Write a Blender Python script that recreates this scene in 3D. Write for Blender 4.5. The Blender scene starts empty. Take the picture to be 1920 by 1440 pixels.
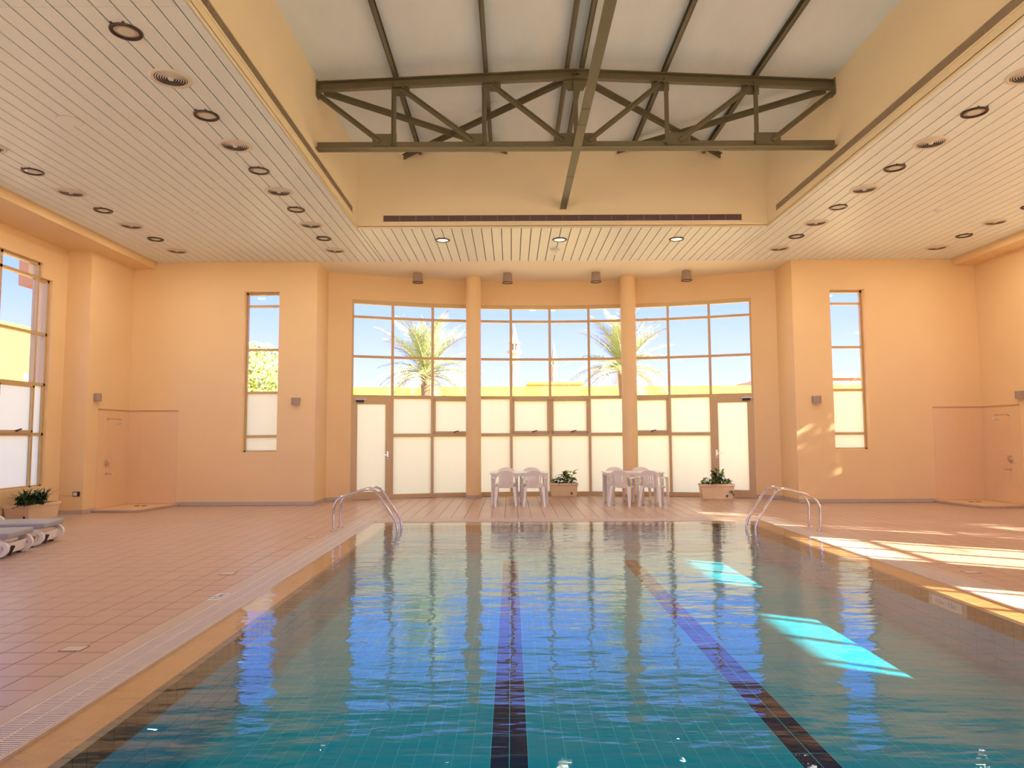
import bpy, math, random
from mathutils import Matrix, Vector
random.seed(7)
sc = bpy.context.scene
C = sc.collection
PI = math.pi

# ------------------------------------------------------------------ camera
F_PX, YAW, PITCH, ROLL, CAMX = 1312.6, 0.0013, 0.0727, -0.0048, -1.039
cy, sy, cp, sp = math.cos(YAW), math.sin(YAW), math.cos(PITCH), math.sin(PITCH)
fwd = Vector((sy * cp, cy * cp, sp)); rgt = Vector((cy, -sy, 0)); upv = rgt.cross(fwd)
r2 = math.cos(ROLL) * rgt + math.sin(ROLL) * upv
u2 = -math.sin(ROLL) * rgt + math.cos(ROLL) * upv
cd = bpy.data.cameras.new('camera'); cam = bpy.data.objects.new('camera', cd); C.objects.link(cam)
cd.sensor_width = 36; cd.lens = F_PX * 36 / 1920; cd.clip_end = 600; cd.clip_start = .05
m = Matrix((r2, u2, -fwd)).transposed().to_4x4(); m.translation = Vector((CAMX, 0, 1.6)); cam.matrix_world = m
sc.camera = cam

# ------------------------------------------------------------------ sky, sun, exposure
sc.view_settings.view_transform = 'Standard'; sc.view_settings.look = 'None'
sc.view_settings.gamma = 1; sc.view_settings.use_curve_mapping = False
sc.view_settings.exposure = 0.9
w = bpy.data.worlds.new('sky'); sc.world = w; w.use_nodes = True
nt = w.node_tree; nt.nodes.clear()
tc = nt.nodes.new('ShaderNodeTexCoord'); sx_ = nt.nodes.new('ShaderNodeSeparateXYZ')
rp = nt.nodes.new('ShaderNodeValToRGB'); bg = nt.nodes.new('ShaderNodeBackground'); wo = nt.nodes.new('ShaderNodeOutputWorld')
nt.links.new(tc.outputs['Generated'], sx_.inputs[0]); nt.links.new(sx_.outputs[2], rp.inputs[0])
nt.links.new(rp.outputs[0], bg.inputs[0]); nt.links.new(bg.outputs[0], wo.inputs[0])
cr = rp.color_ramp
cr.elements[0].position = 0; cr.elements[0].color = (.84, .86, 1.7, 1)
cr.elements[1].position = 1; cr.elements[1].color = (.30, .50, 1.2, 1)
for p_, c_ in ((.08, (.66, .75, 1.85, 1)), (.2, (.37, .54, 1.75, 1)), (.5, (.32, .52, 1.35, 1))):
    e = cr.elements.new(p_); e.color = c_
bg.inputs[1].default_value = 0.76
SUN_AZ = Vector((0.857, -0.515)); SUN_EL = math.radians(26.5)
sl = bpy.data.lights.new('sun', 'SUN'); so = bpy.data.objects.new('sun', sl); C.objects.link(so)
sl.energy = 17; sl.angle = math.radians(.55); sl.color = (1, .86, .66)
sd = Vector((SUN_AZ.x * math.cos(SUN_EL), SUN_AZ.y * math.cos(SUN_EL), math.sin(SUN_EL)))
so.rotation_euler = sd.to_track_quat('Z', 'Y').to_euler(); so.location = (30, -18, 20)
LAMP_W = 12.0          # warm white fill put in every recessed downlight, also those that are off
LAMP_COL = (1, .88, .72)

# ------------------------------------------------------------------ materials
def mat(name, col, rough=.6, metal=0, var=.06, vscale=6, bump=0, bscale=40, spec=.5, col2=None, stretch=None):
    mt = bpy.data.materials.new(name); mt.use_nodes = True
    t = mt.node_tree; b = t.nodes['Principled BSDF']
    b.inputs['Roughness'].default_value = rough; b.inputs['Metallic'].default_value = metal
    b.inputs['Specular IOR Level'].default_value = spec
    tc = t.nodes.new('ShaderNodeTexCoord'); mp = t.nodes.new('ShaderNodeMapping')
    if stretch: mp.inputs['Scale'].default_value = stretch
    t.links.new(tc.outputs['Object'], mp.inputs[0])
    n = t.nodes.new('ShaderNodeTexNoise'); n.inputs['Scale'].default_value = vscale; n.inputs['Detail'].default_value = 4
    t.links.new(mp.outputs[0], n.inputs[0])
    mx = t.nodes.new('ShaderNodeMix'); mx.data_type = 'RGBA'
    c2 = col2 or tuple(max(0, c * (1 - var * 2)) for c in col)
    mx.inputs[6].default_value = (*[min(1, c * (1 + (0 if col2 else var))) for c in col], 1)
    mx.inputs[7].default_value = (*c2, 1)
    t.links.new(n.outputs[0], mx.inputs[0]); t.links.new(mx.outputs[2], b.inputs['Base Color'])
    if bump:
        n2 = t.nodes.new('ShaderNodeTexNoise'); n2.inputs['Scale'].default_value = bscale
        t.links.new(mp.outputs[0], n2.inputs[0])
        bp = t.nodes.new('ShaderNodeBump'); bp.inputs['Strength'].default_value = bump; bp.inputs['Distance'].default_value = .01
        t.links.new(n2.outputs[0], bp.inputs['Height']); t.links.new(bp.outputs[0], b.inputs['Normal'])
    return mt

M = {}
M['wall'] = mat('peach_plaster', (.87, .61, .32), .55, var=.03, vscale=1.2, bump=.05, bscale=60)
M['bay_ceiling'] = mat('cream_plaster', (.90, .80, .60), .7, var=.02, vscale=1)
M['upper'] = mat('upper_plaster', (.94, .79, .54), .7, var=.03, vscale=1)
M['showertile'] = mat('shower_tile', (.84, .56, .31), .35, var=.02, vscale=2)
M['tile_line'] = mat('border_tile', (.58, .33, .17), .4, var=.03)
M['plank'] = mat('cream_metal_plank', (.81, .82, .77), .42, var=.02, vscale=2)
M['plankback'] = mat('plank_gap_shade', (.035, .028, .02), .9)  # near black slab colour, painted as shade in the gaps between planks
M['roofpanel'] = mat('roof_panel', (.86, .91, .92), .6, var=.05, vscale=3, stretch=(1, .3, 1))
M['steel'] = mat('olive_painted_steel', (.17, .145, .085), .5, var=.08, vscale=8)
M['alu'] = mat('champagne_aluminium', (.62, .44, .22), .38, metal=.25, var=.03)
M['gasket'] = mat('dark_gasket', (.05, .03, .025), .6)
M['base'] = mat('skirting_tile', (.56, .44, .35), .4, var=.06, vscale=5)
M['deck'] = mat('deck_tile', (.60, .405, .30), .30, var=.07, vscale=1.3, bump=.04, bscale=90, spec=.4)
M['grout'] = mat('deck_grout', (.34, .235, .18), .8)
M['decktrim'] = mat('deck_border_stone', (.62, .47, .36), .4, var=.05)
M['cover'] = mat('cream_cover', (.74, .62, .46), .4)
M['grate'] = mat('cream_grate', (.80, .67, .53), .4, var=.03)
M['gutter'] = mat('gutter_void', (.10, .065, .045), .8)
M['coping'] = mat('orange_coping_tile', (.66, .35, .135), .4, var=.06, vscale=3)
M['copline'] = mat('coping_joint', (.78, .52, .28), .6)
M['edgetile'] = mat('charcoal_edge_tile', (.050, .048, .052), .3, var=.12, vscale=20)
M['edgegrout'] = mat('pale_joint', (.42, .40, .36), .8)
M['pooltile'] = mat('teal_pool_tile', (.002, .38, .54), .6, var=.05, vscale=2, spec=0)
M['poolgrout'] = mat('pool_joint', (.04, .58, .70), .7, spec=0)
M['lanetile'] = mat('navy_lane_tile', (.005, .03, .085), .6, var=.1, spec=0)
M['chrome'] = mat('polished_steel', (.72, .66, .60), .16, metal=1, var=.03)
M['plastic'] = mat('white_plastic', (.92, .86, .76), .4, var=.02)
M['tabletop'] = mat('white_table_top', (.94, .90, .85), .3, var=.02)
M['cushion'] = mat('grey_cushion', (.42, .40, .38), .9, var=.06, vscale=30, bump=.1, bscale=200)
M['dark'] = mat('dark_brown', (.045, .022, .02), .5)
M['planter'] = mat('cream_planter', (.80, .60, .37), .5, var=.05)
M['soil'] = mat('soil', (.05, .03, .02), .95, bump=.4, bscale=60)
M['leaf'] = mat('leaf_green', (.12, .24, .035), .45, var=.25, vscale=8)
M['leaflight'] = mat('leaf_light_green', (.34, .48, .07), .45, var=.2, vscale=8)
M['leafdark'] = mat('leaf_dark_green', (.018, .05, .016), .4, var=.3, vscale=8)
M['leafred'] = mat('leaf_dark_red', (.09, .02, .02), .45, var=.25, vscale=8)
M['taupe'] = mat('taupe_lamp_body', (.40, .29, .23), .5, var=.05)
M['ring'] = mat('dark_bronze_ring', (.035, .015, .013), .35, metal=.3)
M['reflector'] = mat('lamp_reflector', (.60, .56, .47), .25, metal=.6)
M['vent'] = mat('vent_cream', (.70, .61, .50), .4, var=.02)
M['ventdark'] = mat('vent_dark_disc', (.045, .03, .045), .8)
M['slotblade'] = mat('slot_blade', (.30, .20, .215), .5, var=.1, vscale=3)
M['slotgrey'] = mat('slot_blade_grey', (.52, .42, .30), .5, var=.08, vscale=3)
M['slotpurple'] = mat('slot_back_purple', (.13, .075, .09), .7)
M['slotback'] = mat('slot_back_grey', (.45, .35, .25), .7)
M['white'] = mat('white_plate', (.8, .77, .72), .4)
M['yellow'] = mat('yellow_render', (.52, .39, .06), .8, var=.04, vscale=.5)
M['orange'] = mat('orange_render', (.78, .40, .20), .8, var=.04, vscale=.5)
M['minaret'] = mat('pale_stone', (.50, .39, .27), .8, var=.05)
M['sand'] = mat('sand_paving', (.68, .55, .33), .9, var=.06, vscale=1)
M['palmleaf'] = mat('palm_frond', (.42, .46, .20), .6, var=.15, vscale=2)
M['treeleaf'] = mat('tree_leaf', (.50, .58, .12), .6, var=.2, vscale=2)
M['bark'] = mat('bark', (.36, .23, .12), .9, var=.2, vscale=6, bump=.3, bscale=20)
M['ink'] = mat('marker_ink', (.09, .075, .07), .7)

def glass(name, tint=(1, 1, 1)):
    mt = bpy.data.materials.new(name); mt.use_nodes = True; t = mt.node_tree; t.nodes.clear()
    o = t.nodes.new('ShaderNodeOutputMaterial'); a = t.nodes.new('ShaderNodeBsdfTransparent'); g = t.nodes.new('ShaderNodeBsdfGlossy')
    lw = t.nodes.new('ShaderNodeLayerWeight'); lw.inputs[0].default_value = .5; x = t.nodes.new('ShaderNodeMixShader')
    pw = t.nodes.new('ShaderNodeMath'); pw.operation = 'POWER'; pw.inputs[1].default_value = 5; t.links.new(lw.outputs['Facing'], pw.inputs[0])
    f = t.nodes.new('ShaderNodeMath'); f.operation = 'MULTIPLY_ADD'; f.inputs[1].default_value = .5; f.inputs[2].default_value = .02; t.links.new(pw.outputs[0], f.inputs[0])
    a.inputs[0].default_value = (*tint, 1); g.inputs['Roughness'].default_value = .02
    t.links.new(f.outputs[0], x.inputs[0]); t.links.new(a.outputs[0], x.inputs[1]); t.links.new(g.outputs[0], x.inputs[2])
    t.links.new(x.outputs[0], o.inputs[0]); return mt
M['clear'] = glass('clear_glass')
def frosted(name, col):
    mt = bpy.data.materials.new(name); mt.use_nodes = True; t = mt.node_tree; t.nodes.clear()
    o = t.nodes.new('ShaderNodeOutputMaterial'); a = t.nodes.new('ShaderNodeBsdfTranslucent'); g = t.nodes.new('ShaderNodeBsdfDiffuse')
    x = t.nodes.new('ShaderNodeMixShader'); x.inputs[0].default_value = .06
    n = t.nodes.new('ShaderNodeTexNoise'); n.inputs['Scale'].default_value = .8
    mx = t.nodes.new('ShaderNodeMix'); mx.data_type = 'RGBA'
    mx.inputs[6].default_value = (*col, 1); mx.inputs[7].default_value = (*[c * .95 for c in col], 1)
    t.links.new(n.outputs[0], mx.inputs[0]); t.links.new(mx.outputs[2], a.inputs[0]); t.links.new(mx.outputs[2], g.inputs[0])
    t.links.new(a.outputs[0], x.inputs[1]); t.links.new(g.outputs[0], x.inputs[2]); t.links.new(x.outputs[0], o.inputs[0]); return mt
M['frost'] = frosted('frosted_glass', (1, .99, .82))
def water():
    mt = bpy.data.materials.new('pool_water'); mt.use_nodes = True; t = mt.node_tree; t.nodes.clear()
    L = t.links.new; N = t.nodes.new
    o = N('ShaderNodeOutputMaterial'); a = N('ShaderNodeBsdfTransparent'); g = N('ShaderNodeBsdfGlossy'); x = N('ShaderNodeMixShader')
    g.inputs['Roughness'].default_value = .0; a.inputs[0].default_value = (.96, .99, 1, 1)
    tc = N('ShaderNodeTexCoord')
    h = None
    for sc_, rot, amp, det in (((1.5, 4.2, 1), .15, .7, 3), ((4.0, 11.0, 1), -.15, .30, 3), ((.5, 1.1, 1), .3, 1.2, 1)):
        mp = N('ShaderNodeMapping'); mp.inputs['Scale'].default_value = sc_; mp.inputs['Rotation'].default_value = (0, 0, rot)
        n = N('ShaderNodeTexNoise'); n.inputs['Scale'].default_value = 1; n.inputs['Detail'].default_value = det; n.inputs['Roughness'].default_value = .45
        L(tc.outputs['Object'], mp.inputs[0]); L(mp.outputs[0], n.inputs[0])
        k = N('ShaderNodeMath'); k.operation = 'MULTIPLY'; k.inputs[1].default_value = amp; L(n.outputs[0], k.inputs[0])
        if h is None: h = k
        else:
            s = N('ShaderNodeMath'); s.operation = 'ADD'; L(h.outputs[0], s.inputs[0]); L(k.outputs[0], s.inputs[1]); h = s
    bp = N('ShaderNodeBump'); bp.inputs['Strength'].default_value = 1; bp.inputs['Distance'].default_value = .0125
    L(h.outputs[0], bp.inputs['Height']); L(bp.outputs[0], g.inputs['Normal'])
    lw = N('ShaderNodeLayerWeight'); lw.inputs[0].default_value = .5; L(bp.outputs[0], lw.inputs['Normal'])
    r = N('ShaderNodeValToRGB'); L(lw.outputs['Facing'], r.inputs[0])
    r.color_ramp.elements[0].position = 0; r.color_ramp.elements[0].color = (.02,) * 3 + (1,)
    r.color_ramp.elements[1].position = 1; r.color_ramp.elements[1].color = (1,) * 3 + (1,)
    for p_, v in ((.50, .015), (.585, .028), (.64, .085), (.665, .20), (.725, .32), (.79, .44), (.86, .68), (.93, .87)):
        e = r.color_ramp.elements.new(p_); e.color = (v, v, v, 1)
    L(r.outputs[0], x.inputs[0]); L(a.outputs[0], x.inputs[1]); L(g.outputs[0], x.inputs[2]); L(x.outputs[0], o.inputs[0])
    return mt
M['water'] = water()
def emit(name, col, s):
    mt = bpy.data.materials.new(name); mt.use_nodes = True; b = mt.node_tree.nodes['Principled BSDF']
    b.inputs['Base Color'].default_value = (*col, 1); b.inputs['Emission Color'].default_value = (*col, 1); b.inputs['Emission Strength'].default_value = s
    return mt
M['glow'] = emit('lamp_glow', (1, .86, .58), 1.1)
M['faint'] = emit('lamp_faint', (.50, .43, .32), .06)

# ------------------------------------------------------------------ mesh helpers
class MB:
    def __init__(s): s.v = []; s.f = []
    def add(s, vs, fs):
        n = len(s.v); s.v += [tuple(p) for p in vs]; s.f += [tuple(i + n for i in f) for f in fs]; return s
    def box(s, x0, x1, y0, y1, z0, z1):
        return s.add([(x0, y0, z0), (x1, y0, z0), (x1, y1, z0), (x0, y1, z0), (x0, y0, z1), (x1, y0, z1), (x1, y1, z1), (x0, y1, z1)],
                     [(0, 3, 2, 1), (4, 5, 6, 7), (0, 1, 5, 4), (1, 2, 6, 5), (2, 3, 7, 6), (3, 0, 4, 7)])
    def hexa(s, b, t):      # bottom quad, top quad
        return s.add(list(b) + list(t), [(0, 3, 2, 1), (4, 5, 6, 7), (0, 1, 5, 4), (1, 2, 6, 5), (2, 3, 7, 6), (3, 0, 4, 7)])
    def bar(s, p0, p1, w, h, up=(0, 0, 1)):
        p0, p1 = Vector(p0), Vector(p1); d = (p1 - p0).normalized(); u = Vector(up)
        a = d.cross(u); a = a.normalized() if a.length > 1e-5 else Vector((1, 0, 0)); u = a.cross(d).normalized()
        a *= w / 2; u *= h / 2
        return s.hexa([p0 - a - u, p0 + a - u, p1 + a - u, p1 - a - u], [p0 - a + u, p0 + a + u, p1 + a + u, p1 - a + u])
    def angle(s, p0, p1, w, t, up=(0, 0, 1), flip=1):       # an L-section
        p0, p1 = Vector(p0), Vector(p1); d = (p1 - p0).normalized(); a = d.cross(Vector(up)).normalized() * flip; u = a.cross(d).normalized() * flip
        s.bar(p0 + a * 0, p1, t, w, up)
        return s.bar(p0 + a * (w / 2) - u * (w / 2), p1 + a * (w / 2) - u * (w / 2), w, t, up)
    def tube(s, pts, r, n=8, cap=True, rz=None):
        pts = [Vector(p) for p in pts]; rs = r if isinstance(r, (list, tuple)) else [r] * len(pts)
        ref = Vector((0, 0, 1)); rings = []; prev = None
        for i, p in enumerate(pts):
            d = (pts[min(i + 1, len(pts) - 1)] - pts[max(i - 1, 0)]).normalized()
            if prev is None:
                a = d.cross(ref); a = a if a.length > 1e-3 else d.cross(Vector((0, 1, 0))); a.normalize()
            else: a = (prev - d * prev.dot(d)).normalized()
            prev = a; b = d.cross(a)
            rings.append([p + (a * math.cos(k * 2 * PI / n) + b * math.sin(k * 2 * PI / n)) * rs[i] for k in range(n)])
        vs = [q for rg in rings for q in rg]; fs = []
        for i in range(len(rings) - 1):
            for k in range(n): fs.append((i * n + k, i * n + (k + 1) % n, (i + 1) * n + (k + 1) % n, (i + 1) * n + k))
        if cap: fs += [tuple(range(n - 1, -1, -1)), tuple(range((len(rings) - 1) * n, len(rings) * n))]
        return s.add(vs, fs)
    def ribbon(s, pts, y0, y1, t):      # band of thickness t along an x-z polyline
        P_ = [Vector((x, 0, z)) for x, z in pts]; up = []; dn = []
        for i, p in enumerate(P_):
            d = (P_[min(i + 1, len(P_) - 1)] - P_[max(i - 1, 0)]).normalized(); n = Vector((-d.z, 0, d.x)) * t / 2; up.append(p + n); dn.append(p - n)
        for i in range(len(P_) - 1):
            a, b, c, d = dn[i], dn[i + 1], up[i + 1], up[i]
            s.add([(q.x, y, q.z) for y in (y0, y1) for q in (a, b, c, d)], [(0, 1, 2, 3), (7, 6, 5, 4), (0, 4, 5, 1), (2, 6, 7, 3)] + ([(3, 7, 4, 0)] if i == 0 else []) + ([(1, 5, 6, 2)] if i == len(P_) - 2 else []))
        return s
    def lathe(s, prof, n=24, c=(0, 0, 0), closed=False):
        vs = []; fs = []; m_ = len(prof)
        for k in range(n):
            a = 2 * PI * k / n
            vs += [(c[0] + r * math.cos(a), c[1] + r * math.sin(a), c[2] + z) for r, z in prof]
        for k in range(n):
            for i in range(m_ if closed else m_ - 1):
                j = (i + 1) % m_
                fs.append((k * m_ + i, ((k + 1) % n) * m_ + i, ((k + 1) % n) * m_ + j, k * m_ + j))
        return s.add(vs, fs)
    def prism(s, poly, z0, z1):
        n = len(poly)
        return s.add([(x, y, z0) for x, y in poly] + [(x, y, z1) for x, y in poly],
                     [tuple(range(n - 1, -1, -1)), tuple(range(n, 2 * n))] + [(i, (i + 1) % n, n + (i + 1) % n, n + i) for i in range(n)])
    def mesh(s, name, mt, smooth=False):
        me = bpy.data.meshes.new(name); me.from_pydata(s.v, [], s.f); me.update()
        if mt: me.materials.append(mt)
        if smooth:
            me.shade_smooth()
            me.set_sharp_from_angle(angle=math.radians(38))
        return me
    def build(s, name, mt, parent=None, smooth=False, bevel=0):
        me = s.mesh(name, mt, smooth); o = link(name, me, parent)
        if bevel:
            b = o.modifiers.new('bevel', 'BEVEL'); b.width = bevel; b.segments = 2; b.limit_method = 'ANGLE'
        return o
def link(name, me, parent=None, loc=None, rz=0, scale=None):
    o = bpy.data.objects.new(name, me); C.objects.link(o)
    if parent: o.parent = parent
    if loc is not None: o.location = loc
    if rz: o.rotation_euler = (0, 0, rz)
    if scale: o.scale = scale
    return o
def tag(o, label=None, cat=None, group=None, kind=None):
    if label: o['label'] = label
    if cat: o['category'] = cat
    if group: o['group'] = group
    if kind: o['kind'] = kind
    return o
def thing(name, label, cat, loc=(0, 0, 0), rz=0, group=None, kind=None):
    return tag(link(name, None, None, loc, rz), label, cat, group, kind)
def dup(root, label=None, loc=None, rz=None, group=None):
    r = root.copy(); C.objects.link(r)
    if loc is not None: r.location = loc
    if rz is not None: r.rotation_euler = (0, 0, rz)
    if label: r['label'] = label
    if group: r['group'] = group
    for ch in list(root.children):
        c = ch.copy(); C.objects.link(c); c.parent = r
        for g in ch.children:
            d = g.copy(); C.objects.link(d); d.parent = c
    return r
ORD = ['nearest the back wall', 'second from the back wall', 'third from the back wall', 'fourth from the back wall', 'fifth from the back wall', 'sixth from the back wall']

# ------------------------------------------------------------------ dimensions
H = 5.71; YB = 16.33; YF = -3.5; XS = 9.95; XW = 10.45; YP = 14.68
OPX = 4.08; OPY0 = 0.6; OPY1 = 13.65; XE = 9.43
XC = 5.606; BR = 13.3; BCY = 18.58 - BR
TW = .3
def arc(X): return BCY + math.sqrt(BR * BR - X * X)
POOLX, POOLY0, POOLY1 = 3.60, 0.9, 13.17      # water edge
INX, INY0, INY1 = 3.28, 1.22, 12.85           # inside of the basin
GX, GY0, GY1 = 3.90, .6, 13.47                # outside of the grate
DEPTH = .52

# ------------------------------------------------------------------ floor
fl = MB()
def ring(mb, x0, x1, y0, y1, a0, a1, b0, b1, z0, z1):     # rectangle with rectangular hole
    mb.box(x0, a0, y0, y1, z0, z1); mb.box(a1, x1, y0, y1, z0, z1); mb.box(a0, a1, y0, b0, z0, z1); mb.box(a0, a1, b1, y1, z0, z1)
ring(fl, -XW - TW, XW + TW, YF - .3, 18.9, -GX, GX, GY0, GY1, -.25, -.006)
floor = fl.build('floor', M['grout'])
tag(floor, 'pinkish tiled deck around the swimming pool', 'floor', kind='structure')
P = .26; TX, TY = -4.05, 13.73
def in_room(x0, x1, y0, y1):
    xm, ym = (x0 + x1) / 2, (y0 + y1) / 2
    if ym > YP and abs(xm) > XS: return False
    if ym > YB:
        if abs(xm) > XC - .05: return False
        if ym > arc(min(abs(xm), 5.4)) - .06: return False
    return abs(xm) < XW and ym > YF
cells = []
nx0 = int((XW + .1) / P) + 1
for side in (-1, 1):
    for i in range(0, 26):
        xa = GX + .15 + i * P; xb = xa + P
        if xa > XW - .05: break
        x0, x1 = (xa, xb) if side > 0 else (-xb, -xa)
        for j in range(-60, 56):
            y0 = 5.09 + j * P; y1 = y0 + P
            if y0 < YF or y1 > 18.7: continue
            if in_room(x0, x1, y0, y1): cells.append((x0, x1, y0, y1))
xs = -(GX + .15); nmid = int(round(2 * (GX + .15) / P)); pm = 2 * (GX + .15) / nmid
for i in range(nmid):
    x0 = xs + i * pm; x1 = x0 + pm
    for j in range(0, 22):
        y0 = GY1 + .15 + j * P; y1 = y0 + P
        if in_room(x0, x1, y0, y1): cells.append((x0, x1, y0, y1))
    for j in range(0, 14):
        y1 = GY0 - .15 - j * P; y0 = y1 - P
        if in_room(x0, x1, y0, y1): cells.append((x0, x1, y0, y1))
def seen(c):
    q = Vector(((c[0] + c[1]) / 2, (c[2] + c[3]) / 2, 0)) - Vector((CAMX, 0, 1.6)); z = q.dot(fwd)
    if z < 1: return None
    px = 960 + F_PX * q.dot(r2) / z; py = 720 - F_PX * q.dot(u2) / z
    return z if -15 < px < 1935 and py < 1450 else None
vis = sorted([(seen(c), c) for c in cells if seen(c)], key=lambda t: t[0])
near = set(c for _, c in vis[:290])
def tile_mb(mb, x0, x1, y0, y1, g=.003, b=.0025, z=0., zb=-.008):
    x0 += g; x1 -= g; y0 += g; y1 -= g
    return mb.add([(x0, y0, zb), (x1, y0, zb), (x1, y1, zb), (x0, y1, zb), (x0 + b, y0 + b, z), (x1 - b, y0 + b, z), (x1 - b, y1 - b, z), (x0 + b, y1 - b, z)],
                  [(4, 5, 6, 7), (0, 1, 5, 4), (1, 2, 6, 5), (2, 3, 7, 6), (3, 0, 4, 7)])
tm = {}
def rel(c): return (round(c[1] - c[0], 4), round(c[3] - c[2], 4))
rest = MB()
for c in cells:
    if c in near:
        k = rel(c)
        if k not in tm: tm[k] = tile_mb(MB(), -k[0] / 2, k[0] / 2, -k[1] / 2, k[1] / 2).mesh('deck_tile', M['deck'])
        link('deck_tile', tm[k], floor, ((c[0] + c[1]) / 2, (c[2] + c[3]) / 2, random.uniform(-.0012, .0008)))
    else: tile_mb(rest, *c)
tag(rest.build('deck_tile_field', M['deck'], floor), kind='stuff')
bd = MB(); ring(bd, -GX - .148, GX + .148, GY0 - .148, GY1 + .148, -GX, GX, GY0, GY1, -.01, .0)
bd.build('border_stone', M['decktrim'], floor)
# small cream access covers set in the deck
for (x, y, lb) in ((-4.36, 5.44, 'small square cream cover in the deck at the lower left'), (-4.36, 8.32, 'small square cream cover in the deck beyond the left depth marker'),
                   (-4.2, 11.19, 'small square cream cover in the deck by the left ladder'), (4.24, 8.18, 'small square cream cover in the shaded deck right of the pool')):
    t = thing('deck_cover', lb, 'cover', (x, y, 0), group='square covers in the deck')
    MB().prism([(-.075, -.055), (.075, -.055), (.075, .055), (-.075, .055)], -.004, .004).build('lid', M['cover'], t)
    mb = MB(); ring(mb, -.085, .085, -.065, .065, -.076, .076, -.056, .056, -.004, .003); mb.build('rim', M['grout'], t)
# depth markers
def text_mesh(s, size, mt, name):
    cu = bpy.data.curves.new(name, 'FONT'); cu.body = s; cu.size = size; cu.extrude = .0006; cu.align_x = 'CENTER'; cu.align_y = 'CENTER'
    o = bpy.data.objects.new(name, cu); C.objects.link(o); bpy.context.view_layer.update()
    me = bpy.data.meshes.new_from_object(o.evaluated_get(bpy.context.evaluated_depsgraph_get())); bpy.data.objects.remove(o); bpy.data.curves.remove(cu)
    me.materials.clear(); me.materials.append(mt); me.name = name; return me
txt = text_mesh('1.5m', .115, M['ink'], 'lettering')
for (x, y, rz, lb) in ((-3.975, 7.14, PI / 2, 'white depth marker tile beside the left pool gutter'), (3.975, 6.78, -PI / 2, 'white depth marker tile in the sun beside the right gutter')):
    t = thing('depth_marker', lb, 'marker', (x, y, .001), rz, group='depth marker tiles')
    MB().prism([(-.15, -.06), (.15, -.06), (.15, .06), (-.15, .06)], -.004, .001).build('plate', M['white'], t)
    link('lettering', txt, t, (0, 0, .0012))

# ------------------------------------------------------------------ swimming pool
pool = thing('swimming_pool', 'rectangular overflow swimming pool with teal tiles and orange rim', 'pool', (0, 7, 0))
PO = Vector((0, 7, 0))
def pl(mb, name, mt, **k):
    o = mb.build(name, mt, pool, **k); o.location = -PO; return o
zb = -DEPTH
b = MB()
b.box(-INX - .4, INX + .4, INY0 - .4, INY1 + .4, zb - .1, zb - .0012)
ring(b, -INX - .32, INX + .32, INY0 - .32, INY1 + .32, -INX - .008, INX + .008, INY0 - .008, INY1 + .008, zb - .05, -.075)
pl(b, 'basin', M['poolgrout'])
# wall tiles of the basin, one field
wt = MB()
def wall_tiles(mb, axis, fixed, u0, u1, z0, z1, sgn, pu=.25, pz=.125):
    nu = int(round((u1 - u0) / pu)); nz = max(1, int(round((z1 - z0) / pz))); pu = (u1 - u0) / nu; pz = (z1 - z0) / nz
    for i in range(nu):
        for j in range(nz):
            a0, a1, c0, c1 = u0 + i * pu + .002, u0 + (i + 1) * pu - .002, z0 + j * pz + .002, z0 + (j + 1) * pz - .002
            f0, f1 = fixed + sgn * .0075, fixed
            if axis == 'x': mb.hexa([(f0, a0, c0), (f1, a0, c0), (f1, a1, c0), (f0, a1, c0)], [(f0, a0, c1), (f1, a0, c1), (f1, a1, c1), (f0, a1, c1)])
            else: mb.hexa([(a0, f0, c0), (a1, f0, c0), (a1, f1, c0), (a0, f1, c0)], [(a0, f0, c1), (a1, f0, c1), (a1, f1, c1), (a0, f1, c1)])
for s in (-1, 1): wall_tiles(wt, 'x', s * INX, INY0, INY1, zb, -.165, s)
wall_tiles(wt, 'y', INY1, -INX, INX, zb, -.165, 1); wall_tiles(wt, 'y', INY0, -INX, INX, zb, -.165, -1)
tag(pl(wt, 'wall_tile_field', M['pooltile']), kind='stuff')
# floor tiles: 0.125 x 0.30, dark pairs as lane lines
tw, th = .125, .30
laneset = (-1.0625, .9375)
fm = tile_mb(MB(), -tw / 2, tw / 2, -th / 2, th / 2, .0022, .001, 0, -.007).mesh('floor_tile', M['pooltile'])
lm = tile_mb(MB(), -tw / 2, tw / 2, -th / 2, th / 2, .0022, .001, 0, -.007).mesh('lane_tile', M['lanetile'])
ft = MB(); lt = MB(); nft = nlt = 0
cand = []
nX = int(round(2 * INX / tw))
for i in range(-27, 27):
    xc = i * tw
    if abs(xc) > INX: continue
    for j in range(0, 40):
        yc = INY0 + (j + .5) * th
        if yc > INY1: continue
        cand.append((yc, xc))
for yc, xc in sorted(cand):
    lane = any(abs(xc - l) < .07 for l in laneset) and INY0 + .9 < yc < INY1 - .9
    q = Vector((xc, yc, zb)) - Vector((CAMX, 0, 1.6)); z = q.dot(fwd); px = 960 + F_PX * q.dot(r2) / z; py = 720 - F_PX * q.dot(u2) / z
    vis_ = -20 < px < 1940 and 500 < py < 1460
    if lane and vis_ and nlt < 120: link('lane_tile', lm, pool, (xc, yc - 7, zb)); nlt += 1
    elif lane: tile_mb(lt, xc - tw / 2, xc + tw / 2, yc - th / 2, yc + th / 2, .0022, .001, zb, zb - .007)
    elif vis_ and nft < 280: link('floor_tile', fm, pool, (xc, yc - 7, zb)); nft += 1
    else: tile_mb(ft, xc - tw / 2, xc + tw / 2, yc - th / 2, yc + th / 2, .0022, .001, zb, zb - .007)
tag(pl(ft, 'floor_tile_field', M['pooltile']), kind='stuff')
if lt.f: tag(pl(lt, 'lane_tile_field', M['lanetile']), kind='stuff')
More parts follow.
